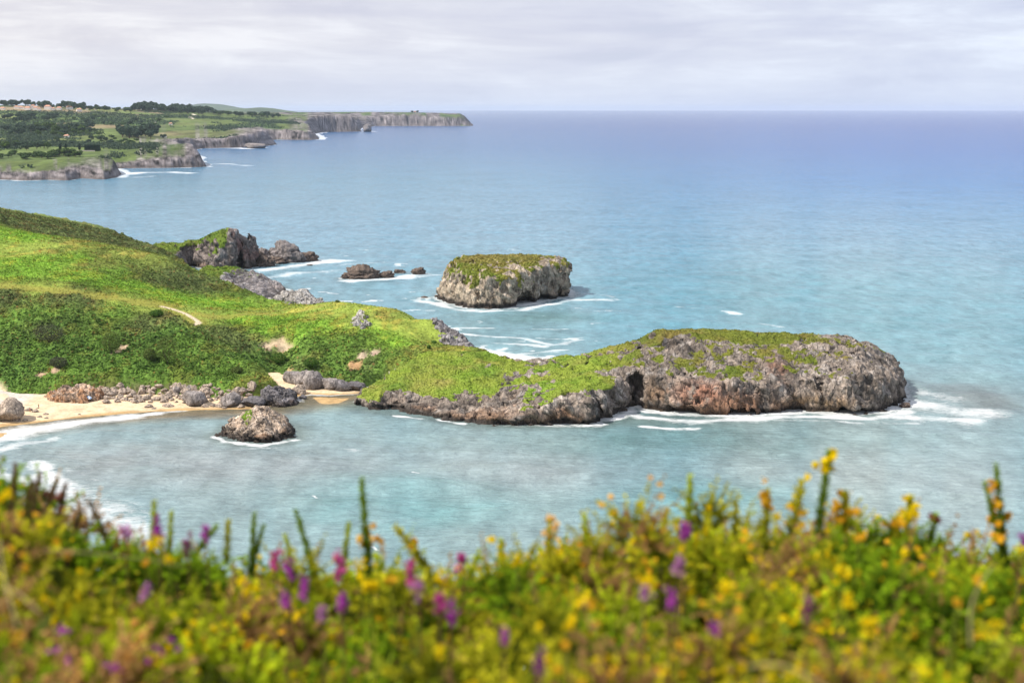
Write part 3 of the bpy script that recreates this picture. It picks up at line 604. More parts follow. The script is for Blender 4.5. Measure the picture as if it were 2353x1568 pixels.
bv = np.stack([BX, BY, BZ], -1).reshape(-1, 3); bF = grid_faces(len(bx), len(by)); bF = bF[bv[bF][:, :, 2].max(1) > -1.2]
me = mesh("beach", bv, bF); attr(me, 'col', bc.reshape(-1, 3)); SAND = mat_ground("beach sand", 0.6, 0.15)
tag(obj("beach", me, SAND), "pale sandy beach below the green hill", "beach", kind='structure')
lane_b = [p for p in (surf_at(X, Y, beach_h) for X, Y in [(4, 905), (12, 915), (28, 925), (48, 932), (72, 937), (86, 938)]) if p]
strip("path", lane_b, 3.2, PATHM, lambda x, y: np.maximum(beach_h(x, y), hill_h(x, y)), 0.25, "pale lane curving down on to the beach at the left edge")

# ochre cliff at the back of the beach
oc = [G(*p, 1.5) for p in [(92, 916), (120, 926), (160, 926), (200, 925), (236, 918)]] + [XD(250, 541), XD(200, 546), XD(140, 546), XD(96, 541)]
ot = [D(*p) for p in [(112, 897, 531), (150, 890, 532), (180, 884, 533), (200, 884, 533), (232, 890, 534), (95, 908, 530), (150, 885, 538), (200, 878, 540), (230, 884, 540)]]
v, F, n = rock_mass(oc, RBF(ot, 1.5), 0.4, 13, batter=0.35, amp=1.1, scale=4.5, tamp=0.9, tscale=4, notch=0.0, k=1.2, seed=31, zmin=0, caves=[(XD(212, 526)[0], 526, 5.2, .7, 3, 1.6)])
v = rough_up(v, n, 0, 0.6, 0.6, 2.6, 1.9, 3.0); n = vnormals(v, F); x, y, z = v.T
rc = rock_color(v, n, (0.40, 0.285, 0.205), -3, 0.0, 0.3, 3.0, 0.6); om = sstep(.0, .3, fbm(x / 3, y / 3, z / 3 + 50, 3))[:, None] * .7; rc = rc * (1 - om) + om * np.array((.45, .22, .10))
finish_rock("ochre_cliff", v, F, n, sstep(.5, .9, n[:, 2]) * sstep(5.5, 7.5, z), veg_color(v, 2, (1, .6, 1, .4)), rc, (*XD(165, 532), 2), "low orange and pink cliff at the back of the beach", "cliff", tufts=500, tuft_size=0.6)

# rocky edges of the hill
def outcrop(name, poly, tops, label, up=None, vox=0.6, tint=(.24, .225, .232), seed=1.0, amp=1.3, veg=.3, zmax=26, **kw):
    v, F, n = rock_mass(poly, RBF([D(*p) if p[2] > 400 else p for p in tops], 2.0) if up is None else (lambda x, y: hz(x, y) + up * sstep(-2, 6, -sdpoly(x, y, poly)) - .4), vox, zmax, batter=0.3, amp=amp, scale=6, tamp=1.4, tscale=5, notch=0, k=1.5, seed=seed, **kw)
    x, y, z = v.T; vg = np.clip(veg * 2 * sstep(.5, .9, n[:, 2]) * sstep(-.2, .3, fbm(x / 4, y / 4, z / 4 + seed, 3)), 0, 1)
    v = rough_up(v, n, vg, 1.0, 0.8, 3.6, 2.6, seed); n = vnormals(v, F)
    c0 = np.mean([p[:2] for p in poly], 0)
    return finish_rock(name, v, F, n, vg, veg_color(v, seed, (.8, 1.2, .5, .8)), rock_color(v, n, tint, -2, 0.05, 0.35, seed), (c0[0], c0[1], 0), label, "rock outcrop", tufts=1200 if veg > .2 else 0, tuft_size=.6)
outcrop("rock_ridge", [XD(955, 634), XD(998, 616), XD(1046, 598), XD(1084, 590), XD(1108, 600), XD(1100, 632), XD(1020, 662), XD(955, 668)],
        [(968, 719, 648), (1010, 731, 641), (1032, 743, 634), (1050, 762, 622), (1088, 795, 607), (960, 735, 634), (1000, 757, 619), (1040, 777, 609), (*XD(1090, 630), 4), (*XD(1010, 655), 10)], "craggy grey rock ridge along the seaward edge of the green saddle", seed=3.3, veg=.12, up=2.6)
outcrop("rock_outcrop", [XD(602, 722), XD(640, 716), XD(690, 716), XD(750, 716), XD(768, 728), XD(720, 752), XD(650, 758), XD(600, 745)],
        [(640, 699, 727), (660, 690, 732), (673, 671, 738), (690, 670, 738), (720, 683, 732), (750, 690, 724), (615, 709, 728), (700, 695, 718), (650, 705, 718)], "jagged white rocks on the skyline between scree cove and grassy crest", tint=(.36, .34, .32), seed=4.4, veg=.1)
outcrop("rock_outcrop", [XD(776, 628), XD(800, 613), XD(850, 608), XD(882, 622), XD(872, 646), XD(840, 655), XD(800, 650)],
        [(800, 709, 642), (850, 703, 646), (868, 716, 641), (785, 726, 634), (850, 738, 626), (820, 738, 626), (830, 714, 640)], "weathered grey outcrop in grass on the front of the crest", tint=(.33, .315, .30), seed=5.5, veg=.3, up=2.2)
outcrop("rock_outcrop", [XD(474, 748), XD(488, 740), XD(512, 742), XD(520, 765), XD(500, 790), XD(478, 785)], [(480, 642, 760), (500, 632, 765), (512, 640, 762), (488, 680, 745), (512, 690, 745), (500, 650, 755)], "pale rock wall with grass tufts where the slope meets the scree", tint=(.33, .31, .30), seed=6.6, veg=.3, up=1.6)
outcrop("rock_outcrop", [XD(336, 722), XD(352, 715), XD(378, 717), XD(384, 728), XD(360, 735)], [(345, 646, 725), (362, 640, 726), (378, 645, 724), (350, 655, 719)], "small row of white stones showing through the dark scrub on the slope", tint=(.42, .4, .38), seed=7.7, veg=.3, amp=.8, up=1.2)
outcrop("rock_outcrop", [XD(398, 772), XD(420, 760), XD(456, 752), XD(470, 764), XD(440, 785), XD(408, 790)], [(410, 615, 778), (430, 622, 772), (455, 632, 764), (445, 645, 756), (420, 630, 768)], "scattered pale stones in scrub left of the scree rim", tint=(.38, .36, .35), seed=8.7, veg=.5, amp=.9, up=.7)
outcrop("rock_slab", [XD(585, 577), XD(600, 566), XD(618, 558), XD(624, 562), XD(606, 574), XD(592, 584)], [(590, 845, 576), (602, 853, 568), (616, 865, 561), (610, 858, 565)], "long pale rock slab leaning above the pocket beach", vox=0.4, tint=(.36, .34, .32), seed=9.7, veg=0, amp=.7)

# ------------------------------------------------------------------ boulders
def boulder(seed, cuts=9, sub=4, tint=(.36, .33, .32), tide=None, flat=0.75, sc=1.0, jag=1.0):
    bm = bmesh.new(); bmesh.ops.create_icosphere(bm, subdivisions=sub, radius=1.0); r = np.random.default_rng(seed)
    v = np.array([q.co for q in bm.verts]); f = np.array([[q.index for q in p.verts] for p in bm.faces]); bm.free()
    for _ in range(cuts):
        d = r.normal(size=3); d /= np.linalg.norm(d); k = r.uniform(.55, .85); t = v @ d; m = t > k; v[m] -= (t[m] - k)[:, None] * d * .92
    x, y, z = (v * 1.6 + seed).T; v *= (1 + jag * (.16 * fbm(x, y, z, 4, .55) + .12 * fbm(x * 2.4, y * 2.4, z * 2.4, 3, .55, True)))[:, None]; v[:, 2] *= flat
    n = vnormals(v, f); c = np.array(tint) * (1 + .6 * fbm(x * 1.3, y * 1.3, z * 1.3, 4))[:, None]
    if tide is not None:
        m = sstep(tide + .25, tide - .15, v[:, 2] + .25 * fbm(x, y, z, 3))[:, None]; c = c * (1 - m) + m * np.array((.07, .055, .045))
    me = mesh("boulder", v, f); attr(me, 'col', np.clip(c, .01, .9)); attr(me, 'veg', c * 0 + (.15, .2, .03)); attr(me, 'vegm', np.zeros(len(v))); me.materials.append(BOULD)
    return me
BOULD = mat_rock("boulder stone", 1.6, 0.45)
GREY = [boulder(s, tint=(.275, .245, .232), tide=-.25) for s in (1, 2, 3)]; TAN = [boulder(s + 20, tint=(.40, .325, .262)) for s in (1, 2, 3, 4)]
SEAG = [boulder(s + 80, 12, 5, tint=(.23, .205, .20), tide=-.25, jag=2.6) for s in (1, 2, 3)]
DARK = [boulder(s + 40, 10, 5, tint=(.15, .115, .095), tide=-.3, jag=3.2) for s in (1, 2, 3)]; BLACK = [boulder(s + 60, tint=(.145, .135, .14), tide=-.1) for s in (1, 2)]
def put_rock(name, me, X, Y, wpx, h=1.0, dep=1.0, label=None, cat="boulder", group=None, rz=None, ground=None, sink=.35, tilt=0.0, z0=0.0):
    """boulder whose foot stands where the picture shows it; wpx is its width there"""
    q = surf_at(X, Y, ground) if ground else G(X, Y, z0)
    if q is None: return None
    s = wpx / 3266.7 * math.hypot(q[1], CAMZ) / 2 / .88; o = obj(name, me)
    o.location = (q[0], q[1] + s * dep * .5, max(q[2], -.3) + s * h * .75 * (1 - 2 * sink) * .8); o.scale = (s, s * dep, s * h)
    o.rotation_euler = (0, tilt, random.uniform(0, .6) if rz is None else rz); return tag(o, label, cat, group)
shore = lambda x, y: np.maximum(beach_h(x, y), hill_h(x, y))
put_rock("boulder", TAN[0], 16, 967, 62, 1.25, 1, "large tan boulder on the sand at the left edge of the beach", ground=beach_h, sink=.2)
put_rock("boulder", GREY[0], 443, 931, 50, 1.15, 1, "round grey boulder standing on the sand at the water's end of the beach", ground=beach_h, sink=.25)
put_rock("boulder", GREY[1], 532, 934, 44, 1.25, 1, "pointed grey boulder with pale tip beside the dark shore rocks", ground=beach_h, sink=.25)
put_rock("boulder", BLACK[1], 577, 934, 48, .85, 1, "low dark boulder between pointed boulder and longest black rock", ground=beach_h, sink=.25)
bl = [G(*p) for p in [(593, 931), (620, 935), (655, 936), (684, 931), (688, 922)]] + [XD(680, 541), XD(640, 545), XD(598, 540)]; COASTS.append(bl)
v, F, n = rock_mass(bl, RBF([D(*p) for p in [(605, 897, 530), (625, 890, 531), (650, 898, 531), (678, 902, 532), (684, 908, 532), (600, 910, 528), (650, 893, 538)]], 1), .36, 14, batter=.1, amp=.8, scale=4, tamp=.8, tscale=3, notch=.7, k=1, seed=44)
v = rough_up(v, n, 0, .7, .6, 2.6, 2, 4); n = vnormals(v, F)
finish_rock("shore_rock", v, F, n, np.zeros(len(v)), v * 0 + .1, rock_color(v, n, (.15, .14, .147), 1.0, .2, .5, 3, .6, 3), (*XD(640, 532), 0), "longest black shore rock at the tip of the spur, standing in shallow water", "rock")
pk = [(672, 880, 44, 1.1, GREY, "grey cracked boulder right of the pocket beach, under the bank"), (697, 884, 42, 1.3, GREY, "steep grey rock right of the pocket beach, second from the left"), (722, 893, 46, 1.6, GREY, "tallest leaning grey rock under the bank above the inlet"),
      (758, 894, 44, 1.0, GREY, "broad grey rock under the orange bare patch at the inlet"), (785, 897, 44, .8, BLACK, "low dark grey rock at the back of the inlet sand"), (812, 896, 42, .8, BLACK, "dark rock where the inlet meets the island's foot"),
      (686, 905, 34, 1.0, TAN, "brown rock block at the mouth of the inlet"), (694, 917, 16, 1.2, BLACK, "small dark rock standing in the water at the inlet mouth")]
for i, (X, Y, w_, h_, L, lab) in enumerate(pk): put_rock("boulder", L[i % len(L)], X, Y, w_, h_, 1, lab, ground=shore, sink=.25)
put_rock("boulder", GREY[2], 410, 898, 26, 1.2, 1, "upright grey boulder at the foot of the bracken bank", ground=shore)
put_rock("boulder", GREY[1], 438, 897, 22, 1.3, 1, "pale grey boulder beside the upright one under the bank", ground=shore)
put_rock("boulder", TAN[3], 475, 905, 36, 1.1, 1, "tan boulder with grass above it, right end of the boulder heap", ground=shore)
r = np.random.default_rng(5); k_ = 0
for i in range(190):
    X = r.uniform(238, 585); f_ = r.random() ** .8; yt = 889 + 10 * (abs(X - 420) > 160) ; Y = yt + (926 - yt) * f_ + (6 if X > 500 else 0); w_ = r.uniform(8, 20) * (1.35 if f_ < .45 else .85)
    put_rock("boulder", TAN[i % 4], X, Y, w_, r.uniform(.8, 1.2), 1, "tan boulder in the heap of fallen rocks behind the sand", group="boulder heap at the back of the beach", ground=shore, rz=r.uniform(0, 6.28), sink=.25)
for X, Y, w_, lab in [(182, 952, 7, "small dark rock alone in the middle of the sand"), (90, 958, 11, "small brown rock on sand, nearest the big tan boulder's right"), (105, 952, 11, "flat brown rock on sand beyond its near twin"), (106, 961, 9, "thin flat rock on sand nearest the surf"),
                      (340, 935, 18, "brown rock on sand at the foot of the boulder heap"), (353, 939, 10, "low dark rock in front of the boulder heap, nearest the water"), (38, 967, 20, "flat dark rock on sand right of the big tan boulder"), (56, 966, 12, "small flat rock on sand touching the dark one"), (64, 943, 17, "brown rock beside the standing bather"), (80, 946, 14, "low brown rock between the two bathers"), (385, 934, 22, "brown rock lying on wet sand left of the round grey boulder")]:
    put_rock("rock", TAN[int(X) % 4], X, Y, w_, .6, .8, lab, "rock", ground=beach_h, sink=.3)
for X, Y, w_ in [(505, 935, 18), (490, 934, 14), (470, 935, 16), (552, 936, 15), (515, 938, 10), (605, 938, 12)]:
    put_rock("boulder", TAN[int(X) % 4], X, Y, w_, .8, 1, "brown low boulder at the waterline beside the pointed boulder", group="waterline boulders", ground=shore, sink=.3)
# rocks standing out at sea
sea_rocks = [(657, 602, 70, 1.2, SEAG, 0, "round grey block rock off the dark headland's tip"), (600, 611, 46, .9, DARK, 0, "dark brown broken rock at the headland's foot"), (632, 605, 40, .5, DARK, 0, "low brown rock joining headland and block rock"), (706, 600, 46, .75, DARK, 0, "brown wedge shaped rock at the outermost end of the headland"),
             (590, 608, 40, 1.1, DARK, 0, "tall dark rock leaning on the headland's end"), (612, 603, 34, 1.3, SEAG, 1, "tall domed grey rock behind the low brown rocks"), (712, 610, 12, .4, DARK, 0, "flat dark skerry awash in the foam"),
             (826, 640, 60, .8, DARK, 0, "largest brown skerry, pointed, left of the open channel"), (800, 640, 30, .6, DARK, 0, "low left shoulder rock of the pointed skerry"), (890, 638, 30, .85, DARK, 0, "small peaked brown skerry, second of the row"), (862, 636, 24, .5, DARK, 0, "flat dark rock between two peaked skerries"),
             (915, 627, 22, .5, DARK, 0, "little flat skerry behind the peaked ones"), (963, 630, 28, .9, DARK, 0, "square brown skerry alone at the right end of the row"), (974, 684, 12, .5, DARK, 0, "tiny dark rock in foam left of the stack"), (1003, 682, 10, .6, DARK, 0, "tiny rock touching the stack's left foot"), (2082, 935, 26, .6, DARK, 0, "dark rock ledge awash at the island's seaward end")]
for i, (X, Y, w_, h_, L, b_, lab) in enumerate(sea_rocks):
    o = put_rock("sea_rock", L[i % len(L)], X, Y - b_ * 4, w_, h_, .8, lab, "rock", sink=.28, rz=random.uniform(-.5, .5), z0=0)
    s = o.scale; COASTS.append([(o.location.x + s[0] * .9 * math.cos(t), o.location.y + s[1] * .9 * math.sin(t)) for t in np.linspace(0, 6.28, 9)[:-1]])

# ------------------------------------------------------------------ far coast
fp = [XD(-2600, 2300), XD(-1400, 2150), XD(-700, 2200), G(-300, 420), G(-60, 417), G(0, 413), G(60, 415), G(110, 413), G(150, 414), G(185, 409), G(240, 412), G(278, 408), G(291, 400), G(284, 394), G(276, 388), G(330, 387), G(400, 386), G(445, 385), G(476, 383)]
fp += [XD(480, 2950), XD(474, 3400), XD(440, 3800), G(470, 341), G(520, 340), G(570, 339), G(612, 336), G(634, 332), XD(636, 4700), XD(612, 5000), G(636, 321), G(690, 322), G(728, 322), G(747, 320), XD(750, 5900), XD(738, 6300),
       G(752, 304), G(800, 303), G(834, 302.5), XD(838, 7500), XD(842, 8300), G(866, 290), G(950, 290), G(1030, 290), G(1081, 289.5), XD(1084, 10200), XD(1060, 11500), XD(900, 12800), XD(500, 12800), XD(-2600, 12800)]
fh = [D(*p) for p in [(0, 388, 2330), (60, 376, 2390), (130, 368, 2400), (230, 366, 2410), (270, 377, 2390), (100, 384, 2340), (180, 380, 2340), (290, 372, 2700), (330, 358, 2760), (400, 340, 2800), (450, 336, 2830), (472, 342, 2830),
                      (0, 350, 2900), (120, 352, 2900), (250, 352, 2950), (330, 345, 3050), (200, 335, 3400), (50, 335, 3400), (380, 334, 3300), (440, 330, 3600), (0, 318, 3900), (200, 318, 3900), (400, 318, 3900), (0, 300, 4400), (200, 300, 4400), (400, 300, 4500), (500, 300, 4700),
                      (0, 280, 5000), (200, 280, 5000), (400, 282, 5200), (0, 260, 5500), (200, 262, 5500), (0, 246, 5900), (60, 243, 6100), (150, 246, 6300), (250, 250, 6500), (350, 253, 6700), (450, 257, 6900), (550, 264, 7100), (640, 268, 7400),
                      (500, 320, 4250), (560, 308, 4250), (610, 300, 4300), (600, 293, 4700), (520, 290, 5200), (600, 280, 5800), (660, 292, 5350), (700, 290, 5400), (735, 298, 5380), (660, 280, 6200), (740, 266, 6950), (780, 264, 6950), (825, 270, 6950), (700, 268, 7600),
                      (870, 278, 9150), (900, 264, 9300), (955, 259, 9400), (1000, 262, 9400), (1040, 263, 9400), (1075, 270, 9300), (850, 266, 9300), (780, 262, 9200), (700, 264, 8800), (-300, 350, 2800), (-300, 300, 4400), (-300, 246, 6000)]]
fh += [(*XD(0, 9000), 95), (*XD(400, 9500), 80), (*XD(0, 12500), 60), (*XD(800, 12000), 60), (*XD(-600, 12000), 60), (*XD(600, 11000), 70)]
FRBF = RBF(fh, 60.0)
def far_h(x, y, full=False):
    s = -sdpoly(x, y, fp); d = np.hypot(x, y); k0 = d / 2600
    s2 = s + 14 * k0 * fbm(x / (55 * k0), y / (55 * k0), x * 0 + 3, 4, .6) + 22 * k0 * fbm(x / (160 * k0), y / (160 * k0), x * 0 + 6, 2)
    t = sstep(-4, 22 * k0, s2); lo = sstep(0, 260 * k0, s2)
    h = FRBF(x, y) * t * (.95 + .05 * lo) - 4 * (1 - t)
    return (h, s2, t) if full else h
azs = np.radians(np.concatenate([np.linspace(-44, -24, 90), np.linspace(-23.9, .3, 810)])); ds = 2020 * (12900 / 2020) ** (np.linspace(0, 1, 860) ** 1.15)
A_, D_ = np.meshgrid(azs, ds, indexing='ij'); FX = np.sin(A_) * D_; FY = np.cos(A_) * D_
FZ, fs, ft = far_h(FX, FY, True); kk = D_ / 2600
near = sstep(120, 20, fs / kk); rocky = np.maximum(near * sstep(-.25, .25, fbm(FX / (60 * kk), FY / (60 * kk), FX * 0 + 5, 4, .6) + .35 * sstep(70, 10, fs / kk)), sstep(240, 80, fs / kk) * sstep(.0, .3, fbm((FX * .8 + FY * .6) / (45 * kk), (FY * .8 - FX * .6) / (60 * kk), FX * 0 + 25, 5, .65)))
rocky = np.maximum(rocky, sstep(8600, 9000, D_) * sstep(-.15, .2, fbm(FX / 130, FY / 200, FX * 0 + 61, 4, .6)))
FZ = FZ + near * rocky * 3.2 * kk ** .5 * fbm((FX * .7 + FY * .71) / (17 * kk), (FY * .7 - FX * .71) / (17 * kk), FX * 0 + 9, 4, .6, True) * sstep(0, .5, ft) + 2.0 * fbm(FX / 60, FY / 90, FX * 0 + 14, 3) * ft
gz0 = np.gradient(FZ, axis=0) / (np.gradient(FX, axis=0) + 1e-6); gz1 = np.gradient(FZ, axis=1) / np.gradient(D_, axis=1); fsl = np.hypot(gz0, gz1)
pw = np.stack([FX.ravel() / 210 + .6 * fbm(FX / 300, FY / 300, FX * 0, 2).ravel(), FY.ravel() / 400, FX.ravel() * 0 + .5], 1)
f1, f2, cell = worley(pw); cell = cell.reshape(FX.shape); edge = (f2 - f1).reshape(FX.shape)
pal = np.array([(.13, .175, .055), (.165, .20, .07), (.095, .14, .05), (.24, .19, .115), (.14, .185, .06), (.21, .17, .11), (.08, .115, .05), (.185, .21, .08)])
fc = pal[(cell * 7.99).astype(int)] * (1 + .25 * fbm(FX / 40, FY / 90, FX * 0 + 2, 3))[..., None]
hd_ = sstep(.07, .025, edge)[..., None] * sstep(-.3, .1, fbm(FX / 200, FY / 300, FX * 0 + 77, 2))[..., None]; fc = fc * (1 - hd_) + hd_ * np.array((.045, .075, .03))
heath = sstep(330, 130, fs / kk + 120 * fbm(FX / 130, FY / 200, FX * 0 + 8, 3))[..., None] * .85; hcol = np.array((.085, .12, .035)) * (1 + .6 * fbm(FX / 30, FY / 60, FX * 0 + 6, 4))[..., None]
fc = fc * (1 - heath) + heath * hcol
scr = sstep(.02, .25, fbm(FX / 190, FY / 420, FX * 0 + 33, 4, .6))[..., None] * .85; fc = fc * (1 - scr) + scr * np.array((.055, .10, .032)) * (1 + .5 * fbm(FX / 22, FY / 50, FX * 0 + 3, 3))[..., None]
rk = np.clip(rocky * sstep(.0, .30, fsl + rocky * .34 + .25 * fbm(FX / (9 * kk), FY / (14 * kk), FX * 0 + 5, 3)) + sstep(.55, 1.0, fsl), 0, 1)[..., None]
rcol = np.array((.145, .13, .132)) * (1 + 2.2 * fbm((FX * .8 + FY * .6) / (13 * kk), (FY * .8 - FX * .6) / (13 * kk), FZ / 4 + 3, 5, .7))[..., None]
low_ = sstep(7, 1.5, FZ + 3 * fbm(FX / 20, FY / 20, FX * 0, 2))[..., None]; rcol = rcol * (1 - .7 * low_) + .7 * low_ * np.array((.10, .085, .08)); fc = fc * (1 - rk) + rk * rcol
fv = np.stack([FX, FY, FZ], -1).reshape(-1, 3); fF = grid_faces(len(azs), len(ds))[:, ::-1]; fF = fF[fv[fF][:, :, 2].max(1) > -3.2]
me = mesh("far_coast", fv, fF); attr(me, 'col', np.clip(fc, .01, 1).reshape(-1, 3))
tag(obj("far_coast", me, GROUNDFAR), "distant farmed coast with grey cliffs and headlands", "coast", kind='structure')
COASTS.append(fp)
def far_at(X, Y): return surf_at(X, Y, far_h, 2150, 12500, 1400)
o = put_rock("sea_rock", GREY[0], 584, 341, 46, .45, .6, "low flat grey rock in front of the far mid headland", "rock", sink=.2, rz=0)
o = put_rock("sea_stack", GREY[1], 845, 303, 18, 1.6, .8, "small narrow stack beside an arch gap at the end of a far headland", "sea stack", sink=.15, rz=0.4)
# faint ridges beyond
def ridge(pts, d, label, depth):
    P = [D(X, Y, d) for X, Y in pts]; xs_ = np.linspace(P[0][0], P[-1][0], 160); top = np.interp(xs_, [p[0] for p in P], [p[2] for p in P]) + 4 * d / 16000 * fbm(xs_ / 200, xs_ * 0, xs_ * 0 + d, 4, .6)
    rows = [];
    for t in np.linspace(-1, 1, 15): rows.append(np.column_stack([xs_, np.full_like(xs_, d + depth * t), -8 + (top + 8) * np.cos(t * math.pi / 2) ** .7]))
    v_ = np.stack(rows, 1).reshape(-1, 3); me_ = mesh("distant_hill", v_, grid_faces(160, 15)); attr(me_, 'col', np.array((.07, .10, .05)) * (1 + .5 * fbm(*(v_.T / 300), 3))[:, None])
    tag(obj("distant_hill", me_, GROUNDFAR), label, "hill", kind='structure')
ridge([(480, 257), (520, 252), (560, 249), (600, 247), (625, 248.5), (650, 253), (690, 259)], 19000, "faint low ridge just past the far farmland", 900)
ridge([(380, 252), (430, 246), (470, 238), (500, 239), (530, 245), (560, 250)], 27000, "palest blue ridge at the horizon", 2500)

# ------------------------------------------------------------------ far trees and houses
TRUNK = mat_flat("bark", (.12, .09, .065), .9)
def tree_mesh(seed, tall=1.0, col=(.05, .08, .05), lobes=5, cone=False):  # default crown green is tinted bluish: distance haze painted into the leaf colour
    r = np.random.default_rng(seed); P = []; N_ = []
    for i in range(lobes):
        c = np.array([r.uniform(-.32, .32), r.uniform(-.32, .32), r.uniform(.42, .72)]) if i else np.array([0, 0, .6]); q = r.normal(size=(70, 3)); q /= np.linalg.norm(q, axis=1, keepdims=True)
        if cone: c[:2] *= .3; c[2] = .2 + .65 * i / lobes; rad = .2 * (1 - .35 * i / lobes)
        else: rad = r.uniform(.2, .33)
        P.append(c + q * rad * r.uniform(.75, 1.05, (70, 1)) * (1, 1, .85)); N_.append(q)
    P = np.concatenate(P); N_ = np.concatenate(N_); P[:, 2] = np.maximum(P[:, 2], .08); lum = 1 + .9 * (P[:, 2] - .55)
    cl = np.array(col) * np.clip(1 + .5 * r.normal(size=(len(P), 1)) * .5, .5, 1.8)
    v_, f_, c_ = cards(P, N_, np.full(len(P), .15), cl, 1.0, seed=seed); v_[:, 2] *= tall
    crown = mesh("crown", v_, f_, False); attr(crown, 'col', c_); crown.materials.append(LEAF)
    tv_ = []; k = 6
    for z_, rr in ((-.08, .045), (.2, .032), (.5, .02), (.7, .008)): tv_ += [(rr * math.cos(a), rr * math.sin(a), z_ * tall) for a in np.linspace(0, 6.283, k + 1)[:-1]]
    tf_ = [(l * k + i, l * k + (i + 1) % k, (l + 1) * k + (i + 1) % k, (l + 1) * k + i) for l in range(3) for i in range(k)]
    lv = []
    for a in np.linspace(.3, 5.6, 4):        # limbs
        b0 = len(tv_); ca, sa = math.cos(a), math.sin(a)
        for s_, rr, z_ in ((.02, .014, .3), (.2, .006, .52)): tv_ += [(ca * s_ - sa * rr, sa * s_ + ca * rr, z_ * tall), (ca * s_ + sa * rr, sa * s_ - ca * rr, z_ * tall), (ca * s_, sa * s_, (z_ + rr) * tall)]
        tf_ += [(b0, b0 + 1, b0 + 4, b0 + 3), (b0 + 1, b0 + 2, b0 + 5, b0 + 4), (b0 + 2, b0, b0 + 3, b0 + 5)]
    tr = mesh("trunk", tv_, np.array(tf_)); tr.materials.append(TRUNK); return tr, crown
TREES = [tree_mesh(s) for s in range(1, 6)]; PALE = [tree_mesh(s, 1, (.075, .12, .03)) for s in (11, 12)]; BUSHY = [tree_mesh(s, .7, (.055, .095, .028)) for s in (21, 22)]; PINE = [tree_mesh(31, 1.5, (.02, .042, .024), 8, True), tree_mesh(32, 1.5, (.02, .042, .024), 8, True)]
def tree(q, hgt, kind, label, group=None, name="tree", wid=1.0, cat="tree"):
    t_, c_ = random.choice(kind); o = obj(name, t_, loc=(q[0], q[1], q[2] - .3)); cr = obj("crown", c_, parent=o)
    s_ = hgt; o.scale = (s_ * wid * random.uniform(.85, 1.2), s_ * wid * random.uniform(.85, 1.2), s_); o.rotation_euler.z = random.uniform(0, 6.28); return tag(o, label, cat, group)
def wood(x0, x1, y0, y1, n, hgt, kinds, label, group, wid=1.1, fy=None, cat="tree"):
    for _ in range(n):
        X = random.uniform(x0, x1); Y = random.uniform(y0, y1) if fy is None else fy(X) + random.uniform(y0, y1); q = far_at(X, Y)
        if q and q[2] > 8: tree(q, hgt * random.uniform(.7, 1.25), random.choice(kinds), label, group, wid=wid, cat=cat)
sky_y = lambda X: np.interp(X, [0, 60, 150, 250, 350, 450, 550, 640], [243, 242, 246, 250, 253, 257, 263, 267])
wood(0, 80, .5, 3, 16, 24, [TREES], "dark tree standing round the hilltop village houses", "trees of the village", fy=sky_y)
wood(90, 190, 1.5, 6, 34, 26, [TREES], "dark tree in the skyline wood right of the village", "skyline wood right of the village", fy=sky_y)
wood(190, 300, 1.5, 7, 26, 20, [TREES, BUSHY], "bushy tree in the low middle part of the skyline wood", "middle skyline wood", fy=sky_y)
wood(300, 380, 1, 5, 22, 36, [TREES], "tall round crowned tree on the highest skyline clump", "tallest skyline clump", fy=sky_y)
wood(385, 480, 1, 6, 28, 32, [TREES], "dark tree in the dense skyline wood left of the faint ridge", "dense wood left of the faint ridge", fy=sky_y)
wood(485, 640, 1, 5, 26, 26, [TREES, BUSHY], "tree on the dropping skyline towards the sea", "trees on the dropping skyline", fy=sky_y)
wood(0, 125, 270, 281, 24, 20, [TREES], "dark tree of the wood below the village fields", "wood below the village")
wood(0, 215, 294, 312, 46, 22, [TREES, TREES, PALE], "tree in the broad dark wood across the middle of the plain", "broad wood on the plain")
wood(120, 300, 305, 318, 20, 17, [PALE, BUSHY], "pale green tree at the front of the broad wood", "pale trees before the broad wood")
wood(262, 350, 313, 320, 13, 36, [TREES], "big dark tree in the isolated clump on the plain", "big isolated tree clump")
wood(0, 110, 338, 346, 20, 16, [TREES, PALE], "green tree in the thicket left of the cypresses", "thicket left of the cypresses")
wood(0, 120, 355, 366, 22, 12, [BUSHY], "low bush in the scrub behind the near cliffs", "scrub behind the near cliffs", 1.5, cat="bush")
wood(110, 185, 355, 362, 18, 13, [BUSHY, PALE], "rounded bush in the thicket below the cypresses", "thicket below the cypresses", 1.4, cat="bush")
wood(120, 320, 322, 334, 22, 12, [BUSHY, TREES], "small tree along the hedges behind the cypresses", "hedgerow trees")
# scrub that covers half the plain, too much to count
r = np.random.default_rng(77); n_ = 80000; a_ = np.radians(r.uniform(-22, -4, n_)); d_ = 2300 * (7600 / 2300) ** r.random(n_); sx_ = np.sin(a_) * d_; sy_ = np.cos(a_) * d_
dens = fbm(sx_ / 190, sy_ / 420, sx_ * 0 + 33, 4, .6) + .25 * fbm(sx_ / 50, sy_ / 90, sx_ * 0 + 3, 3); hz2, s2_, _ = far_h(sx_, sy_, True); kp = (dens > .05) & (s2_ > 90) ; sx_, sy_, hz2, d_ = sx_[kp], sy_[kp], hz2[kp], d_[kp]
k3 = 4; off = r.normal(size=(len(sx_), k3, 3)) * (2.2, 2.2, 1.6); P_ = (np.stack([sx_, sy_, hz2 + 3.0], -1)[:, None] + off).reshape(-1, 3); cl_ = np.array([(.062, .092, .058), (.045, .07, .052), (.08, .112, .06)])[r.choice(3, len(sx_), p=[.45, .35, .2])]  # scrub greens carry a bluish tint, standing in for thicker haze
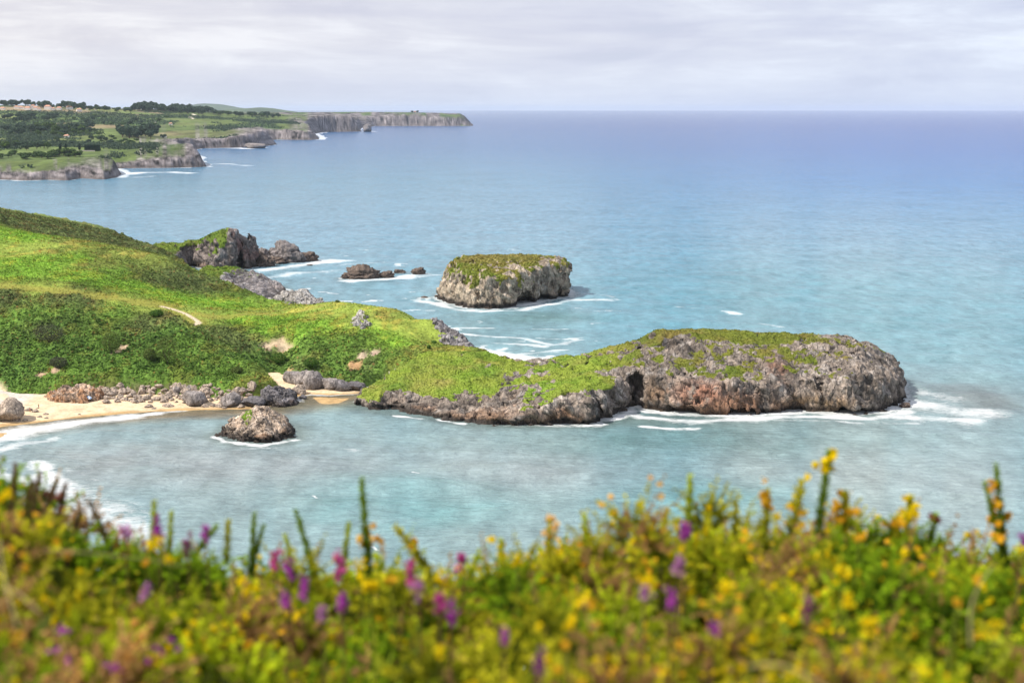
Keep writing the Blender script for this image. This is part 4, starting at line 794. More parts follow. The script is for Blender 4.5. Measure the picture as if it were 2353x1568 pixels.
tv, tf, tc_ = cards(P_, np.tile((0, 0, 1.), (len(P_), 1)), np.full(len(P_), 3.6), np.repeat(cl_, k3, 0), .5, seed=6, aspect=1.2); me = mesh("scrub", tv, tf, False); attr(me, 'col', tc_); tag(obj("scrub", me, LEAF), "scrub and low wood spread over the far coastal plain", "scrub", kind='stuff')
for X, Y in [(128, 267), (155, 268), (190, 277), (200, 285), (133, 268), (218, 270), (214, 278), (170, 275), (240, 272), (255, 289), (238, 287), (272, 297), (283, 288), (312, 279), (322, 284), (296, 288), (330, 300), (352, 302), (362, 299), (215, 303), (165, 300), (305, 306), (355, 290), (365, 280), (382, 272), (335, 310), (375, 318)]:
    q = far_at(X, Y)
    if q: tree(q, random.uniform(13, 22), random.choice((TREES, BUSHY)), "lone dark round tree among the fields of the plain", "lone field trees")
for X, lab in ((139, "left of the pair of dark cypress trees by the pale wall"), (151, "right of the pair of dark cypress trees by the pale wall"), (183, "single dark cypress just left of the tall clipped hedge")):
    q = far_at(X, 345); tree(q, 10.5, PINE, lab, name="cypress_tree", wid=.95, cat="cypress")
# clipped cypress hedge
q0, q1 = far_at(195, 347), far_at(231, 347); r = np.random.default_rng(3); n_ = 2600; u = r.random(n_); fc_ = r.random(n_)
P_ = np.column_stack([q0[0] + (q1[0] - q0[0]) * u, q0[1] + (q1[1] - q0[1]) * u + r.uniform(-2, 2, n_), r.random(n_) * 12 * (1 + .06 * np.sin(u * 70))]); P_[:, 2] = np.where(fc_ < .25, 12 * (1 + .06 * np.sin(u * 70)), P_[:, 2])
sd_ = np.where(fc_ > .25, np.where(r.random(n_) < .7, -2.2, 2.2), 0); P_[:, 1] = np.where(fc_ > .25, q0[1] + (q1[1] - q0[1]) * u + sd_, P_[:, 1])
tv, tf, tc_ = cards(P_, np.tile((0, -1, .3), (n_, 1)), np.full(n_, 1.5), np.tile((.02, .045, .026), (n_, 1)), 1, seed=2); me = mesh("hedge", tv - np.array(q0), tf, False); tv2 = None
me.vertices.foreach_set('co', (tv - np.array((q0[0], q0[1], 0))).astype(np.float32).ravel()); attr(me, 'col', tc_)
tag(obj("hedge", me, LEAF, loc=q0), "tall dark clipped cypress hedge on the green field", "hedge")
def box(x0, x1, y0, y1, z0, z1):
    v_ = [(x0, y0, z0), (x1, y0, z0), (x1, y1, z0), (x0, y1, z0), (x0, y0, z1), (x1, y0, z1), (x1, y1, z1), (x0, y1, z1)]
    return v_, [(0, 1, 5, 4), (1, 2, 6, 5), (2, 3, 7, 6), (3, 0, 4, 7), (4, 5, 6, 7), (3, 2, 1, 0)]
def boxes(name, L, mat, parent=None, loc=None):
    V, Fq = [], []
    for b in L:
        v_, f_ = box(*b); Fq += [tuple(i + len(V) for i in q) for q in f_]; V += v_
    return obj(name, mesh(name, V, np.array(Fq), False), mat, parent, loc)
WHITE = mat_flat("white render", (.78, .75, .72), .9, .1, .3); STONE = mat_flat("stone wall", (.46, .42, .38), .9, .2, .6); TILE = mat_flat("orange roof tiles", (.50, .27, .19), .9, .25, 1.2); PANE = mat_flat("dark window", (.05, .055, .065), .3, .1)
def house(X, Y, w_, h_, label, rz=0.0, wall=None, name="house", deep=None):
    q = far_at(X, Y)
    if not q: return
    rt = empty(name, (q[0], q[1], q[2] + 1.5), rz); tag(rt, label, "house", "far village and farm houses"); dp = deep or w_ * .7; a, b, o_ = w_ / 2, dp / 2, .6
    wl = boxes("wall", [(-a, a, -b, b, -4, h_)], wall or WHITE, rt)
    V = [(-a - o_, -b - o_, h_ + .02), (a + o_, -b - o_, h_ + .02), (a + o_, b + o_, h_ + .02), (-a - o_, b + o_, h_ + .02), (-a * .55, 0, h_ + dp * .36), (a * .55, 0, h_ + dp * .36)]
    rf = mesh("roof", V, [np.array([(0, 1, 5, 4), (2, 3, 4, 5), (3, 2, 1, 0)]), np.array([(1, 2, 5), (3, 0, 4)])], False); ro = obj("roof", rf, TILE, rt)
    boxes("chimney", [(a * .2, a * .2 + 1, .4, 1.4, h_ + 1, h_ + dp * .36 + 1.2)], WHITE, ro)
    n_ = max(2, int(w_ / 4))
    for i in range(n_):
        xx = -a + (i + .5) * w_ / n_
        for zz in ([1.2] if h_ < 5 else [1.2, h_ - 2.4]): boxes("window", [(xx - .6, xx + .6, -b - .04, -b + .02, zz, zz + 1.4)], PANE, rt)
hs = [(30, 240, 14, 6, "house on the village top among dark trees, small with orange roof", 0.2), (46, 241, 24, 5, "long low grey roofed shed at the top of the village", .1), (38, 250, 16, 6, "white house at the left of the village's front row", 0), (47, 250.5, 16, 6, "white gabled house second in the village's front row", .3), (52, 251, 9, 5, "small orange roofed house right of the white gabled one", 0),
      (64, 252, 22, 5, "wide low house in the middle of the village's front row", -.1), (76, 249.5, 15, 9, "tallest pale house of the village, on the right of the middle", .2), (82, 252, 18, 6, "orange roofed house below the tallest village house", 0), (110, 251.5, 24, 9, "broad white two storey house with stepped orange roof, at the bare rise", 0), (122, 253, 14, 5, "white house touching the broad two storey one", .2),
      (136, 252.5, 18, 6, "shaded house with low orange roof in the right hand village group", 0), (160, 252, 24, 8, "large white house with orange hip roof in the right hand village group", .15), (182, 256, 18, 6, "white gable fronted house at the right end of the village", .5), (199, 253, 10, 4, "little white cottage apart, under the skyline trees", 0), (6, 252, 18, 4, "long white house at the left edge of the frame", 0), (90, 254, 12, 5, "cream house at the right of the village's front row", 0), (220, 254, 10, 4, "tiny orange roofed cottage right of the village below the wood", 0)]
for X, Y, w_, h_, lab, rz in hs: house(X * (1 if X < 100 else 1), Y, w_ * 1.05, h_ * 1.1, lab, rz)
house(86, 294, 16, 6, "white farmhouse with porch in a dark wood below the village", .1); house(153, 349.5 - 33, 14, 4, "small orange roofed farmhouse in the middle woods", 0); house(392, 349.5 - 62, 12, 4, "pale house with orange roof right of the big tree clump", 0); house(376, 316, 16, 3, "long low red roofed shed beside the big tree clump", 0); house(953, 259.5, 16, 6, "lone hermitage house on the farthest headland", 0, STONE)
for dx, lab in ((-5, "bush left of the lone house on the farthest headland"), (6, "bush right of the lone house on the farthest headland")):
    q = far_at(953 + dx, 259.7)
    if q: tree(q, 18, TREES, lab, wid=1.2)
q = far_at(153, 347); boxes("wall", [(-2, 60, 0, .5, -1, 1.6)], STONE, loc=q); tag(bpy.data.objects["wall"] if False else [o for o in COL.objects if o.name.startswith("wall") and o.parent is None][0], "long pale field wall between the cypress pair and the hedge", "wall")
FTR = mat_flat("pale farm track", (.62, .56, .46), .95)
for pts, wd, lab in (([(443, 263), (452, 266), (441, 268.5), (435, 270), (440, 272), (447, 274)], 13, "zigzag pale farm track on the hillside"), ([(357, 282), (354, 285), (353, 290), (349, 295), (346, 297)], 9, "short pale track between far fields")):
    pp = [p for p in (far_at(X, Y) for X, Y in pts) if p]
    if len(pp) > 2: strip("path", pp, wd, FTR, far_h, 2.2, lab, .2)

# ------------------------------------------------------------------ sea
azd = np.concatenate([np.arange(-180, -26, 5.0), np.arange(-26, 26.01, .062), np.arange(27, 180, 5.0)]); azr = np.radians(azd)
ypx = np.concatenate([np.arange(254.0, 256, .5), np.arange(256, 300, 1.2), np.arange(300, 1330, 2.0)])
dd = np.array([110 / math.tan(math.atan((y_ - 784) / 3266.7) + PITCH) for y_ in ypx])[::-1]; dd = np.concatenate([[60, 120, 180, 215], dd[dd > 220]])
SA, SDd = np.meshgrid(azr, dd, indexing='ij'); SX = np.sin(SA) * SDd; SY = np.cos(SA) * SDd
infov = (np.abs(SA) < math.radians(27))
dist = np.full(SX.shape, 9e3)
for cst in COASTS:
    P_ = np.asarray([p[:2] for p in cst]); c0 = P_.mean(0); R = np.max(np.hypot(*(P_ - c0).T)); m = (np.hypot(SX - c0[0], SY - c0[1]) < R + 160 + R * .15) & infov
    if m.any(): dist[m] = np.minimum(dist[m], sdpoly(SX[m], SY[m], P_))
fadew = sstep(2600, 500, SDd) * infov
swell = .22 * np.sin((SX * .55 + SY * .83) / 6.2 + 2.2 * fbm(SX / 60, SY / 60, SX * 0, 2)) + .16 * np.sin((SX * .2 + SY * .97) / 3.4 + 2.5 * fbm(SX / 40, SY / 40, SX * 0 + 4, 2)) + .35 * fbm(SX / 14, SY / 7, SX * 0 + 2, 3) + .5 * fbm(SX / 45, SY / 22, SX * 0 + 7, 2)
SZ = 1.5 * swell * fadew * sstep(-1, 12, dist)
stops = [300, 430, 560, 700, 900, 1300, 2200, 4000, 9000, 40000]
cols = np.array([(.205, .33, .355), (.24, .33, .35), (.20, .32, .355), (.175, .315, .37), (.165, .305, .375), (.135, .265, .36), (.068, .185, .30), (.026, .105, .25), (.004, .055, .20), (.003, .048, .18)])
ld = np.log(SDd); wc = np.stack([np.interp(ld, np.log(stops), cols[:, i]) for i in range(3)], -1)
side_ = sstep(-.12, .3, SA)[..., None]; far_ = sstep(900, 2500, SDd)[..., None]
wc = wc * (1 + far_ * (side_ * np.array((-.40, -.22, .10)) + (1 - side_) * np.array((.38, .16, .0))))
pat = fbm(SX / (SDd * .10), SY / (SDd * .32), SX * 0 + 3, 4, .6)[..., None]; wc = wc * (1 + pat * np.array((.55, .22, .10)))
def patch(cx, cy_, rx, ry, k=1.0, z=0):
    x0, y0, _ = G(cx, cy_); x1 = G(cx + rx, cy_)[0] - x0; y1 = abs(G(cx, cy_ - ry)[1] - y0); return k * np.exp(-(((SX - x0) / x1) ** 2 + ((SY - y0) / y1) ** 2) + .6 * fbm(SX / 18, SY / 18, SX * 0 + 6, 3))[..., None]
for (a, c_) in [(patch(2230, 915, 200, 45, .75), (.19, .215, .215)), (patch(300, 1050, 300, 60, .6), (.29, .31, .315)), (patch(760, 925, 60, 18, .7), (.24, .235, .13)), (patch(1500, 965, 330, 16, .5), (.12, .13, .09)), (patch(700, 1070, 300, 40, .35), (.28, .305, .325)),
                (patch(1560, 1010, 420, 35, .45), (.10, .20, .19)), (patch(950, 1150, 260, 55, .5), (.12, .345, .36)), (patch(1250, 730, 120, 12, .5), (.09, .17, .14)), (patch(1900, 700, 500, 90, .35), (.07, .25, .31)), (patch(1650, 1150, 260, 45, .45), (.12, .35, .365)), (patch(1250, 1090, 250, 40, .35), (.28, .30, .315))]:
    a = np.clip(a, 0, 1); wc = wc * (1 - a) + a * np.array(c_)
bdist = np.where(infov & (SDd < 640), sdpoly(SX, SY, bw), 9e3); brown = sstep(26, 6, bdist)[..., None] * .85; brn = np.array((.17, .12, .06)) * (1 + .7 * fbm(SX / 9, SY / 4, SX * 0, 3))[..., None]; wc = wc * (1 - brown) + brown * brn
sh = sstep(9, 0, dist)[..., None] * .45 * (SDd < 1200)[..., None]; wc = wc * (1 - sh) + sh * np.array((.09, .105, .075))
foam = .62 * sstep(5.0, .5, dist + 2.0 * fbm(SX / 8, SY / 8, SX * 0, 2)) * (SDd < 1500) + .6 * sstep(14, 2, dist + 12 * fbm(SX / 30, SY / 30, SX * 0, 2)) * (SDd > 1500)
calm = sstep(XD(1390, 480)[0], XD(1080, 480)[0], SX) * (SY < 530); foam = foam * (1 - .55 * calm)
def stroke(pts, wd, k):
    global foam
    L = [G(*p) for p in pts]; x0, x1 = min(p[0] for p in L) - 4 * wd, max(p[0] for p in L) + 4 * wd; y0, y1 = min(p[1] for p in L) - 5 * wd, max(p[1] for p in L) + 5 * wd
    m = (SX > x0) & (SX < x1) & (SY > y0) & (SY < y1) & infov
    if not m.any(): return
    d_ = dline(SX[m], SY[m], L) + wd * .7 * fbm(SX[m] / (wd * 2.2), SY[m] / (wd * 2.2), SX[m] * 0 + 4, 3); foam[m] = np.maximum(foam[m], k * np.exp(-(np.maximum(d_, 0) / wd) ** 1.3 * 1.1))
for s_ in [([(-80, 1022), (0, 1004), (70, 988), (140, 976)], 11, .98), ([(140, 976), (210, 966), (290, 957)], 6.5, .95), ([(290, 957), (360, 949), (432, 941)], 3.5, .9), ([(0, 1035), (60, 1020), (120, 1008)], 6, .6),
           ([(1440, 950), (1500, 962), (1600, 968), (1700, 962), (1800, 958), (1900, 958), (2000, 960), (2085, 945)], 5, .85), ([(1800, 968), (1950, 972), (2100, 968)], 5, .55), ([(2078, 918), (2125, 930), (2190, 942), (2262, 950)], 14, .68), ([(2060, 955), (2150, 958), (2230, 964)], 10, .6), ([(2085, 895), (2140, 905), (2200, 915)], 12, .45), ([(1480, 978), (1530, 981), (1600, 980)], 2.4, .85),
           ([(1445, 945), (1420, 960), (1390, 968)], 3, .9), ([(1310, 980), (1345, 978), (1385, 974)], 2, .85), ([(905, 955), (935, 958), (962, 962)], 1.6, .9), ([(1005, 964), (1040, 970), (1065, 973)], 1.8, .9),
           ([(960, 688), (1005, 697), (1045, 710), (1110, 716), (1190, 714), (1240, 702), (1310, 688), (1400, 690)], 6, .75), ([(1310, 672), (1380, 676), (1420, 690)], 7, .5), ([(960, 668), (1000, 672)], 8, .5), ([(1290, 655), (1340, 662)], 6, .3),
           ([(790, 645), (840, 645), (900, 640), (980, 628)], 9, .75), ([(930, 640), (1010, 632)], 7, .45), ([(600, 620), (640, 616), (700, 608), (735, 602), (800, 598)], 11, .85), ([(600, 640), (680, 628), (760, 622)], 12, .55), ([(740, 610), (860, 605)], 10, .4), ([(610, 660), (660, 655), (730, 650)], 9, .4),
           ([(1060, 768), (1120, 772), (1200, 778), (1262, 790)], 5, .72), ([(1085, 800), (1130, 808), (1180, 818), (1232, 824)], 9, .95), ([(1180, 790), (1250, 798), (1320, 780)], 5, .6), ([(1050, 752), (1130, 755)], 4, .55), ([(1200, 810), (1290, 806)], 6, .55), ([(1130, 740), (1210, 745)], 4, .3),
           ([(98, 1065), (112, 1090), (150, 1110)], 5, .7), ([(130, 1130), (190, 1160), (250, 1190), (310, 1225)], 14, .62), ([(90, 1090), (120, 1160), (160, 1220)], 10, .5), ([(0, 1080), (40, 1100)], 9, .5), ([(150, 1080), (220, 1100)], 5, .35),
           ([(470, 378), (520, 377), (575, 381)], 30, .62), ([(290, 400), (330, 396), (390, 395), (440, 398)], 26, .8), ([(300, 408), (350, 405)], 20, .5), ([(0, 425), (120, 424)], 25, .4), ([(470, 343), (560, 342), (620, 338)], 30, .8), ([(850, 303), (870, 301)], 40, .8), ([(480, 372), (540, 371)], 20, .3),
           ([(1560, 705), (1640, 712), (1700, 722)], 5, .42), ([(1745, 742), (1790, 748)], 4, .5), ([(1660, 715), (1700, 720)], 4, .6), ([(1250, 575), (1320, 581)], 8, .35), ([(1440, 590), (1480, 592)], 7, .35), ([(490, 1003), (520, 1014), (600, 1023), (680, 1010)], 1.8, .85), ([(560, 1030), (640, 1026)], 2, .45), ([(790, 1030), (830, 1034)], 2, .4), ([(60, 437), (260, 440)], 20, .25), ([(20, 455), (150, 462)], 18, .25),
           ([(858, 1248), (864, 1258)], .8, .9), ([(720, 1134), (726, 1146)], .6, .8), ([(950, 1082), (962, 1086)], .8, .7)]: stroke(*s_)
zone = sstep(560, 640, SDd) * sstep(1500, 800, SDd); caps = sstep(.40, .62, fbm(SX / 16, SY / 9, SX * 0 + 9, 4, .6) + .35 * fbm(SX / 90, SY / 70, SX * 0 + 2, 2)) * zone * .62 * (.45 + .55 * sstep(XD(1500, 700)[0] / 700, XD(1250, 700)[0] / 700, SX / SDd)); foam = np.maximum(foam, caps)
foam = foam * (1 + .35 * fbm(SX / 11, SY / 11, SX * 0 + 17, 3) * (SDd < 1500))
sv = np.stack([SX, SY, SZ], -1).reshape(-1, 3); sF = grid_faces(len(azr), len(dd))[:, ::-1]
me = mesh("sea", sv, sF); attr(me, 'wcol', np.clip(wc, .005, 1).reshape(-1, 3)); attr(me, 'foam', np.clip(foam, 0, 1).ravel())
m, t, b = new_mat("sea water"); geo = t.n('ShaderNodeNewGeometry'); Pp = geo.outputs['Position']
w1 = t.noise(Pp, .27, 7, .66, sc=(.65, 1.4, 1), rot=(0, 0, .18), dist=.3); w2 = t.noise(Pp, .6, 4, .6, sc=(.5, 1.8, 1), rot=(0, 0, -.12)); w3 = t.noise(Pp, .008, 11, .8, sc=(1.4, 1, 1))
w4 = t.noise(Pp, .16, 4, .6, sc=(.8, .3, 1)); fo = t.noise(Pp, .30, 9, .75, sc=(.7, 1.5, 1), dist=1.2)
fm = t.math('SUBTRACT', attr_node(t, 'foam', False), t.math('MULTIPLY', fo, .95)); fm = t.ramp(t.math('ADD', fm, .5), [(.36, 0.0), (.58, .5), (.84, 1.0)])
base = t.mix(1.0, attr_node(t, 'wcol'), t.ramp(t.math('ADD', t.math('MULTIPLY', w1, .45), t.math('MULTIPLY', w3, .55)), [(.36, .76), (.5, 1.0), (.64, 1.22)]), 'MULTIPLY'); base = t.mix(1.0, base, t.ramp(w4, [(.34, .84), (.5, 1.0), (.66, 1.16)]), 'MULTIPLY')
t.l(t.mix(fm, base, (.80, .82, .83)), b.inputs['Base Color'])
b.inputs['IOR'].default_value = 1.33; b.inputs['Specular IOR Level'].default_value = .12; t.l(t.math('ADD', t.math('MULTIPLY', fm, .7), .16), b.inputs['Roughness'])
bp = t.n('ShaderNodeBump', i_Strength=1.0, i_Distance=1.7); t.l(t.math('ADD', w1, t.math('MULTIPLY', w2, .4)), bp.inputs['Height']); t.l(bp.outputs[0], b.inputs['Normal'])
tag(obj("sea", me, m), "blue green sea with foam", "sea", kind='structure')

# ------------------------------------------------------------------ haze over the whole place
V_, F_ = box(-92000, 92000, -92000, 92000, -9.5, 240)
hz_m = bpy.data.materials.new("haze"); hz_m.use_nodes = True; t = NT(hz_m.node_tree); out = t.n('ShaderNodeOutputMaterial'); pv = t.n('ShaderNodeVolumePrincipled')
pv.inputs['Color'].default_value = (.74, .85, 1.0, 1); pv.inputs['Density'].default_value = 1.4e-5; pv.inputs['Anisotropy'].default_value = .1; t.l(pv.outputs[0], out.inputs['Volume'])
tag(obj("haze", mesh("haze", V_, np.array(F_), False), hz_m), "thin blue sea haze", "haze", kind='stuff')

# ------------------------------------------------------------------ shrubs and people of the near hill
def shrub(X, Y, w_, h_, col, label, seed, n=1500, name="shrub"):
    q = surf_at(X, Y, hill_h)
    if not q: return
    sx = w_ / 3266.7 * q[1] / 2; sh_ = h_ / 3266.7 * q[1]; r = np.random.default_rng(seed); u = r.normal(size=(n, 3)); u /= np.linalg.norm(u, axis=1, keepdims=True)
    P_ = u * (sx, sx, sh_ * .48) * (r.uniform(.72, 1.05, (n, 1)) + .25 * fbm(u[:, 0] * 1.8 + seed, u[:, 1] * 1.8, u[:, 2] * 1.8, 3)[:, None]) + (0, 0, sh_ * .58)
    P_ = P_[P_[:, 2] > .05 * sh_]; u = P_ - (0, 0, sh_ * .5); u /= np.linalg.norm(u, axis=1, keepdims=True)
    v_, f_, c_ = cards(P_, u, np.full(len(P_), .34), np.array(col) * r.uniform(.7, 1.35, (len(P_), 1)), .8, seed=seed)
    o = obj(name, mesh(name, v_, f_, False), LEAF, loc=(q[0], q[1], hz(q[0], q[1]) - .2)); attr(o.data, 'col', c_)
    tv_, tf_ = [], []
    for i in range(7):
        a = r.uniform(0, 6.28); b0 = len(tv_)
        for s_, rr in ((0, .09), (.5, .06), (.9, .02)):
            cx, cy_ = math.cos(a) * sx * .7 * s_, math.sin(a) * sx * .7 * s_; tv_ += [(cx + rr * math.cos(k * 2.1), cy_ + rr * math.sin(k * 2.1), sh_ * .85 * s_) for k in range(3)]
        tf_ += [(b0 + l * 3 + k, b0 + l * 3 + (k + 1) % 3, b0 + l * 3 + 3 + (k + 1) % 3, b0 + l * 3 + 3 + k) for l in range(2) for k in range(3)]
    obj("branches", mesh("branches", tv_, np.array(tf_)), TRUNK, o); return tag(o, label, "shrub")
OL, DKB, GN = (.105, .145, .035), (.085, .095, .055), (.075, .15, .025)
for i, (X, Y, w_, h_, c_, lab) in enumerate([(257, 815, 42, 48, OL, "olive shrub with bare stems beside the small earth scar"), (385, 842, 52, 62, OL, "largest olive shrub, vase shaped, above the spur"), (345, 832, 30, 34, OL, "dull grey green shrub left of the large olive one"), (113, 790, 66, 40, DKB, "wide dark leafless looking shrub on the left bank"),
       (135, 850, 40, 26, DKB, "dark brown shrub above the bare patch on the left bank"), (360, 732, 30, 16, GN, "green bush by the dark scrub under the path bend"), (545, 862, 26, 18, OL, "olive bush low on the spur's face"), (715, 852, 34, 24, GN, "green bush over the grey inlet rocks"), (640, 842, 36, 24, GN, "dark green bush in the gully above the pocket beach"),
       (985, 803, 9, 9, GN, "round dark tussock at the head of the saddle"), (997, 790, 14, 8, GN, "tussock row in front of the seaward rock ridge"), (976, 796, 6, 4, DKB, "tiny dark tussock left of the round one"), (900, 708, 5, 7, DKB, "tiny upright dark bush on the crest skyline"), (775, 695, 10, 6, OL, "small bush on the crest near the white rocks"), (722, 700, 6, 4, DKB, "tiny dark bush beside the white skyline rocks"), (1060, 880, 20, 7, DKB, "x")]):
    if lab != "x": shrub(X, Y, w_, h_, c_, lab, 50 + i, 1500 if w_ > 20 else 220)

SKIN = mat_flat("skin", (.42, .23, .15), .6, .08, 8); HAIR = mat_flat("dark hair", (.03, .02, .016), .7, .2, 20)
def person(q, joints, edges, radii, label, cloth, rz=0.0):
    me_ = bpy.data.meshes.new("person"); me_.from_pydata(joints, edges, []); o = obj("person", me_); sk = o.modifiers.new("s", 'SKIN'); ss = o.modifiers.new("d", 'SUBSURF'); ss.levels = 1
    for i, rr in enumerate(radii): me_.skin_vertices[0].data[i].radius = (rr, rr * .85)
    me_.skin_vertices[0].data[0].use_root = True
    dg = bpy.context.evaluated_depsgraph_get(); nm = bpy.data.meshes.new_from_object(o.evaluated_get(dg)); o.modifiers.clear(); o.data = nm; bpy.data.meshes.remove(me_); nm.materials.append(SKIN)
    for p in nm.polygons: p.use_smooth = True
    o.location = q; o.rotation_euler.z = rz; tag(o, label, "person")
    hd_ = Vector(joints[HEAD_TOP]); bm = bmesh.new(); bmesh.ops.create_icosphere(bm, subdivisions=2, radius=.118)
    for vv in bm.verts: vv.co.z = max(vv.co.z, -.03); vv.co += hd_ + Vector((0, .02, -.04))
    hm = bpy.data.meshes.new("hair"); bm.to_mesh(hm); bm.free(); obj("hair", hm, HAIR, o)
    pel = Vector(joints[0]); V, Fq = [], []; ks = 12
    rings = ((.10, .175), (0, .19), (-.09, .195), (-.16, .17))
    for dz, rr in rings: V += [(pel.x + rr * math.cos(a), pel.y + rr * .8 * math.sin(a), pel.z + dz) for a in np.linspace(0, 2 * math.pi, ks + 1)[:-1]]
    Fq = [(l * ks + (i + 1) % ks, l * ks + i, (l + 1) * ks + i, (l + 1) * ks + (i + 1) % ks) for l in range(len(rings) - 1) for i in range(ks)]
    obj("swimwear", mesh("swimwear", V, np.array(Fq)), cloth, o); return o
HEAD_TOP = 4
stand = [(0, 0, .92), (0, .01, 1.2), (0, .02, 1.42), (0, 0, 1.54), (0, -.02, 1.68), (-.2, .02, 1.4), (-.27, .03, 1.12), (-.25, -.08, .88), (.2, .02, 1.4), (.28, .06, 1.13), (.27, 0, .87), (-.1, 0, .86), (-.11, -.06, .48), (-.11, .03, .07), (-.11, -.12, .03), (.1, 0, .86), (.12, .06, .48), (.13, .16, .08), (.13, .02, .03)]
sedg = [(0, 1), (1, 2), (2, 3), (3, 4), (2, 5), (5, 6), (6, 7), (2, 8), (8, 9), (9, 10), (0, 11), (11, 12), (12, 13), (13, 14), (0, 15), (15, 16), (16, 17), (17, 18)]
srad = [.15, .13, .15, .06, .105, .06, .045, .035, .06, .045, .035, .09, .065, .042, .035, .09, .065, .042, .035]
sit = [(0, 0, .12), (0, .06, .4), (0, .04, .62), (0, .0, .74), (0, -.03, .88), (-.2, .04, .6), (-.25, .16, .35), (-.24, .3, .08), (.2, .04, .6), (.26, -.1, .42), (.16, -.3, .38), (-.1, -.06, .13), (-.13, -.42, .42), (-.13, -.66, .08), (-.13, -.8, .05), (.1, -.06, .13), (.14, -.4, .45), (.14, -.6, .08), (.14, -.74, .05)]
RED = mat_flat("red cloth", (.35, .05, .05), .8); NAVY = mat_flat("navy cloth", (.03, .05, .14), .8); BLUE = mat_flat("pale blue cloth", (.35, .55, .85), .7); WHC = mat_flat("white cloth", (.8, .82, .86), .7)
for X, Y, J, cl_, lab, rz in [(89, 938, stand, NAVY, "person walking on the sand towards the surf, dark shorts", .8), (69, 946, stand, RED, "person in red swimwear standing among the small rocks", -.4), (240, 925, sit, RED, "left of two people sitting on the sand by the boulders", .3), (247, 925, sit, NAVY, "right of two people sitting on the sand by the boulders", -.3)]:
    q = surf_at(X, Y, beach_h); person(q, J, sedg, srad, lab, cl_, rz)
q = surf_at(204, 921, shore); um = empty("beach_umbrella", q); tag(um, "blue and white beach umbrella leaning at the ochre cliff's foot", "umbrella")
V, Fq = [], []; ks = 8
for l, (rr, zz) in enumerate(((.02, 2.1), (.5, 2.0), (.85, 1.82), (1.1, 1.55))): V += [(rr * math.cos(a), rr * math.sin(a), zz) for a in np.linspace(0, 2 * math.pi, ks + 1)[:-1]]
Fq = [(l * ks + i, (l + 1) * ks + i, (l + 1) * ks + (i + 1) % ks, l * ks + (i + 1) % ks) for l in range(3) for i in range(ks)]
cm = mesh("canopy", V, np.array(Fq), False); cm.materials.append(WHC); cm.materials.append(BLUE)
for i, p in enumerate(cm.polygons): p.material_index = (i % ks) % 2
obj("canopy", cm, None, um); boxes("pole", [(-.02, .02, -.02, .02, -.2, 2.1)], WHC, um); um.rotation_euler = (.35, .2, 0)

# ------------------------------------------------------------------ the slope under the viewer and its heath
skyl = ([-900, 0, 60, 110, 160, 230, 350, 500, 600, 700, 800, 900, 1000, 1100, 1150, 1250, 1350, 1500, 1650, 1750, 1850, 1950, 2040, 2100, 2250, 2352, 3300],
        [1110, 1110, 1105, 1125, 1170, 1215, 1225, 1240, 1275, 1278, 1275, 1260, 1285, 1290, 1268, 1225, 1212, 1195, 1182, 1160, 1150, 1195, 1245, 1195, 1222, 1200, 1190])
def canopy(x, y):
    """height of the top of the heath"""
    X = 1176 + 3266.7 * x / np.maximum(y, .4) / 1.03; ys_ = np.interp(X, *skyl); top = CAMZ + .012 - 2.25 * np.tan(np.arctan((ys_ - 784) / 3266.7) + PITCH)
    return np.where(y < 2.25, CAMZ - .40 + (top - CAMZ + .40) * np.clip((y - .6) / 1.65, 0, 1), top - (y - 2.25) * .42)
def ground_h(x, y):
    return np.where(y > 2.6, canopy(x, y * 0 + 2.6) - .34 - (y - 2.6) * .62, canopy(x, y) - .34) + .02 * fbm(x * 2, y * 2, x * 0, 3)
gx1 = np.concatenate([np.linspace(-260, -6, 30), np.linspace(-5.5, 5.5, 45), np.linspace(6, 260, 30)]); gy1 = np.concatenate([np.linspace(-30, -3.2, 8), np.linspace(-3, 4, 40), np.linspace(4.5, 178, 60)])
GX, GY = np.meshgrid(gx1, gy1, indexing='ij'); GZ = np.maximum(ground_h(GX, GY), -3); gv = np.stack([GX, GY, GZ], -1).reshape(-1, 3)
me = mesh("slope", gv, grid_faces(len(gx1), len(gy1))); attr(me, 'col', np.array((.055, .06, .02)) * (1 + .4 * fbm(GX / 2, GY / 2, GX * 0, 3)).reshape(-1, 1)); tag(obj("slope", me, GROUND), "dark heath ground falling away under the viewer", "slope", kind='structure')
PLANT = mat_leaf("heath leaves", .52, .6); PETAL = mat_leaf("petals", .42, .6); TWIG = mat_leaf("stems", .1, .8)
def tube(p0, p1, r0, r1, col, bend=0.0, seg=3, ks=4):
    p0, p1 = np.array(p0, float), np.array(p1, float); d = p1 - p0; a = np.cross(d, (.3, .8, .2)); a /= np.linalg.norm(a); b_ = np.cross(d, a); b_ /= np.linalg.norm(b_); V = []
    for s_ in range(seg + 1):
        t = s_ / seg; c_ = p0 + d * t + a * bend * math.sin(t * math.pi); rr = r0 + (r1 - r0) * t; V += [c_ + rr * (math.cos(k) * a + math.sin(k) * b_) for k in np.linspace(0, 2 * math.pi, ks + 1)[:-1]]
    Fq = [(l * ks + i, l * ks + (i + 1) % ks, (l + 1) * ks + (i + 1) % ks, (l + 1) * ks + i) for l in range(seg) for i in range(ks)]
    return np.array(V), np.array(Fq), np.tile(np.array(col), (len(V), 1))
def join(L):
    V, Fq, C_, n_ = [], [], [], 0
    for v_, f_, c_ in L: V.append(v_); Fq.append(f_ + n_); C_.append(c_); n_ += len(v_)
    return np.concatenate(V), np.concatenate(Fq), np.concatenate(C_)
def part(name, L, mat, parent=None):
    v_, f_, c_ = join(L); me_ = mesh(name, v_, f_, False); attr(me_, 'col', np.clip(c_, 0, 1)); return obj(name, me_, mat, parent)
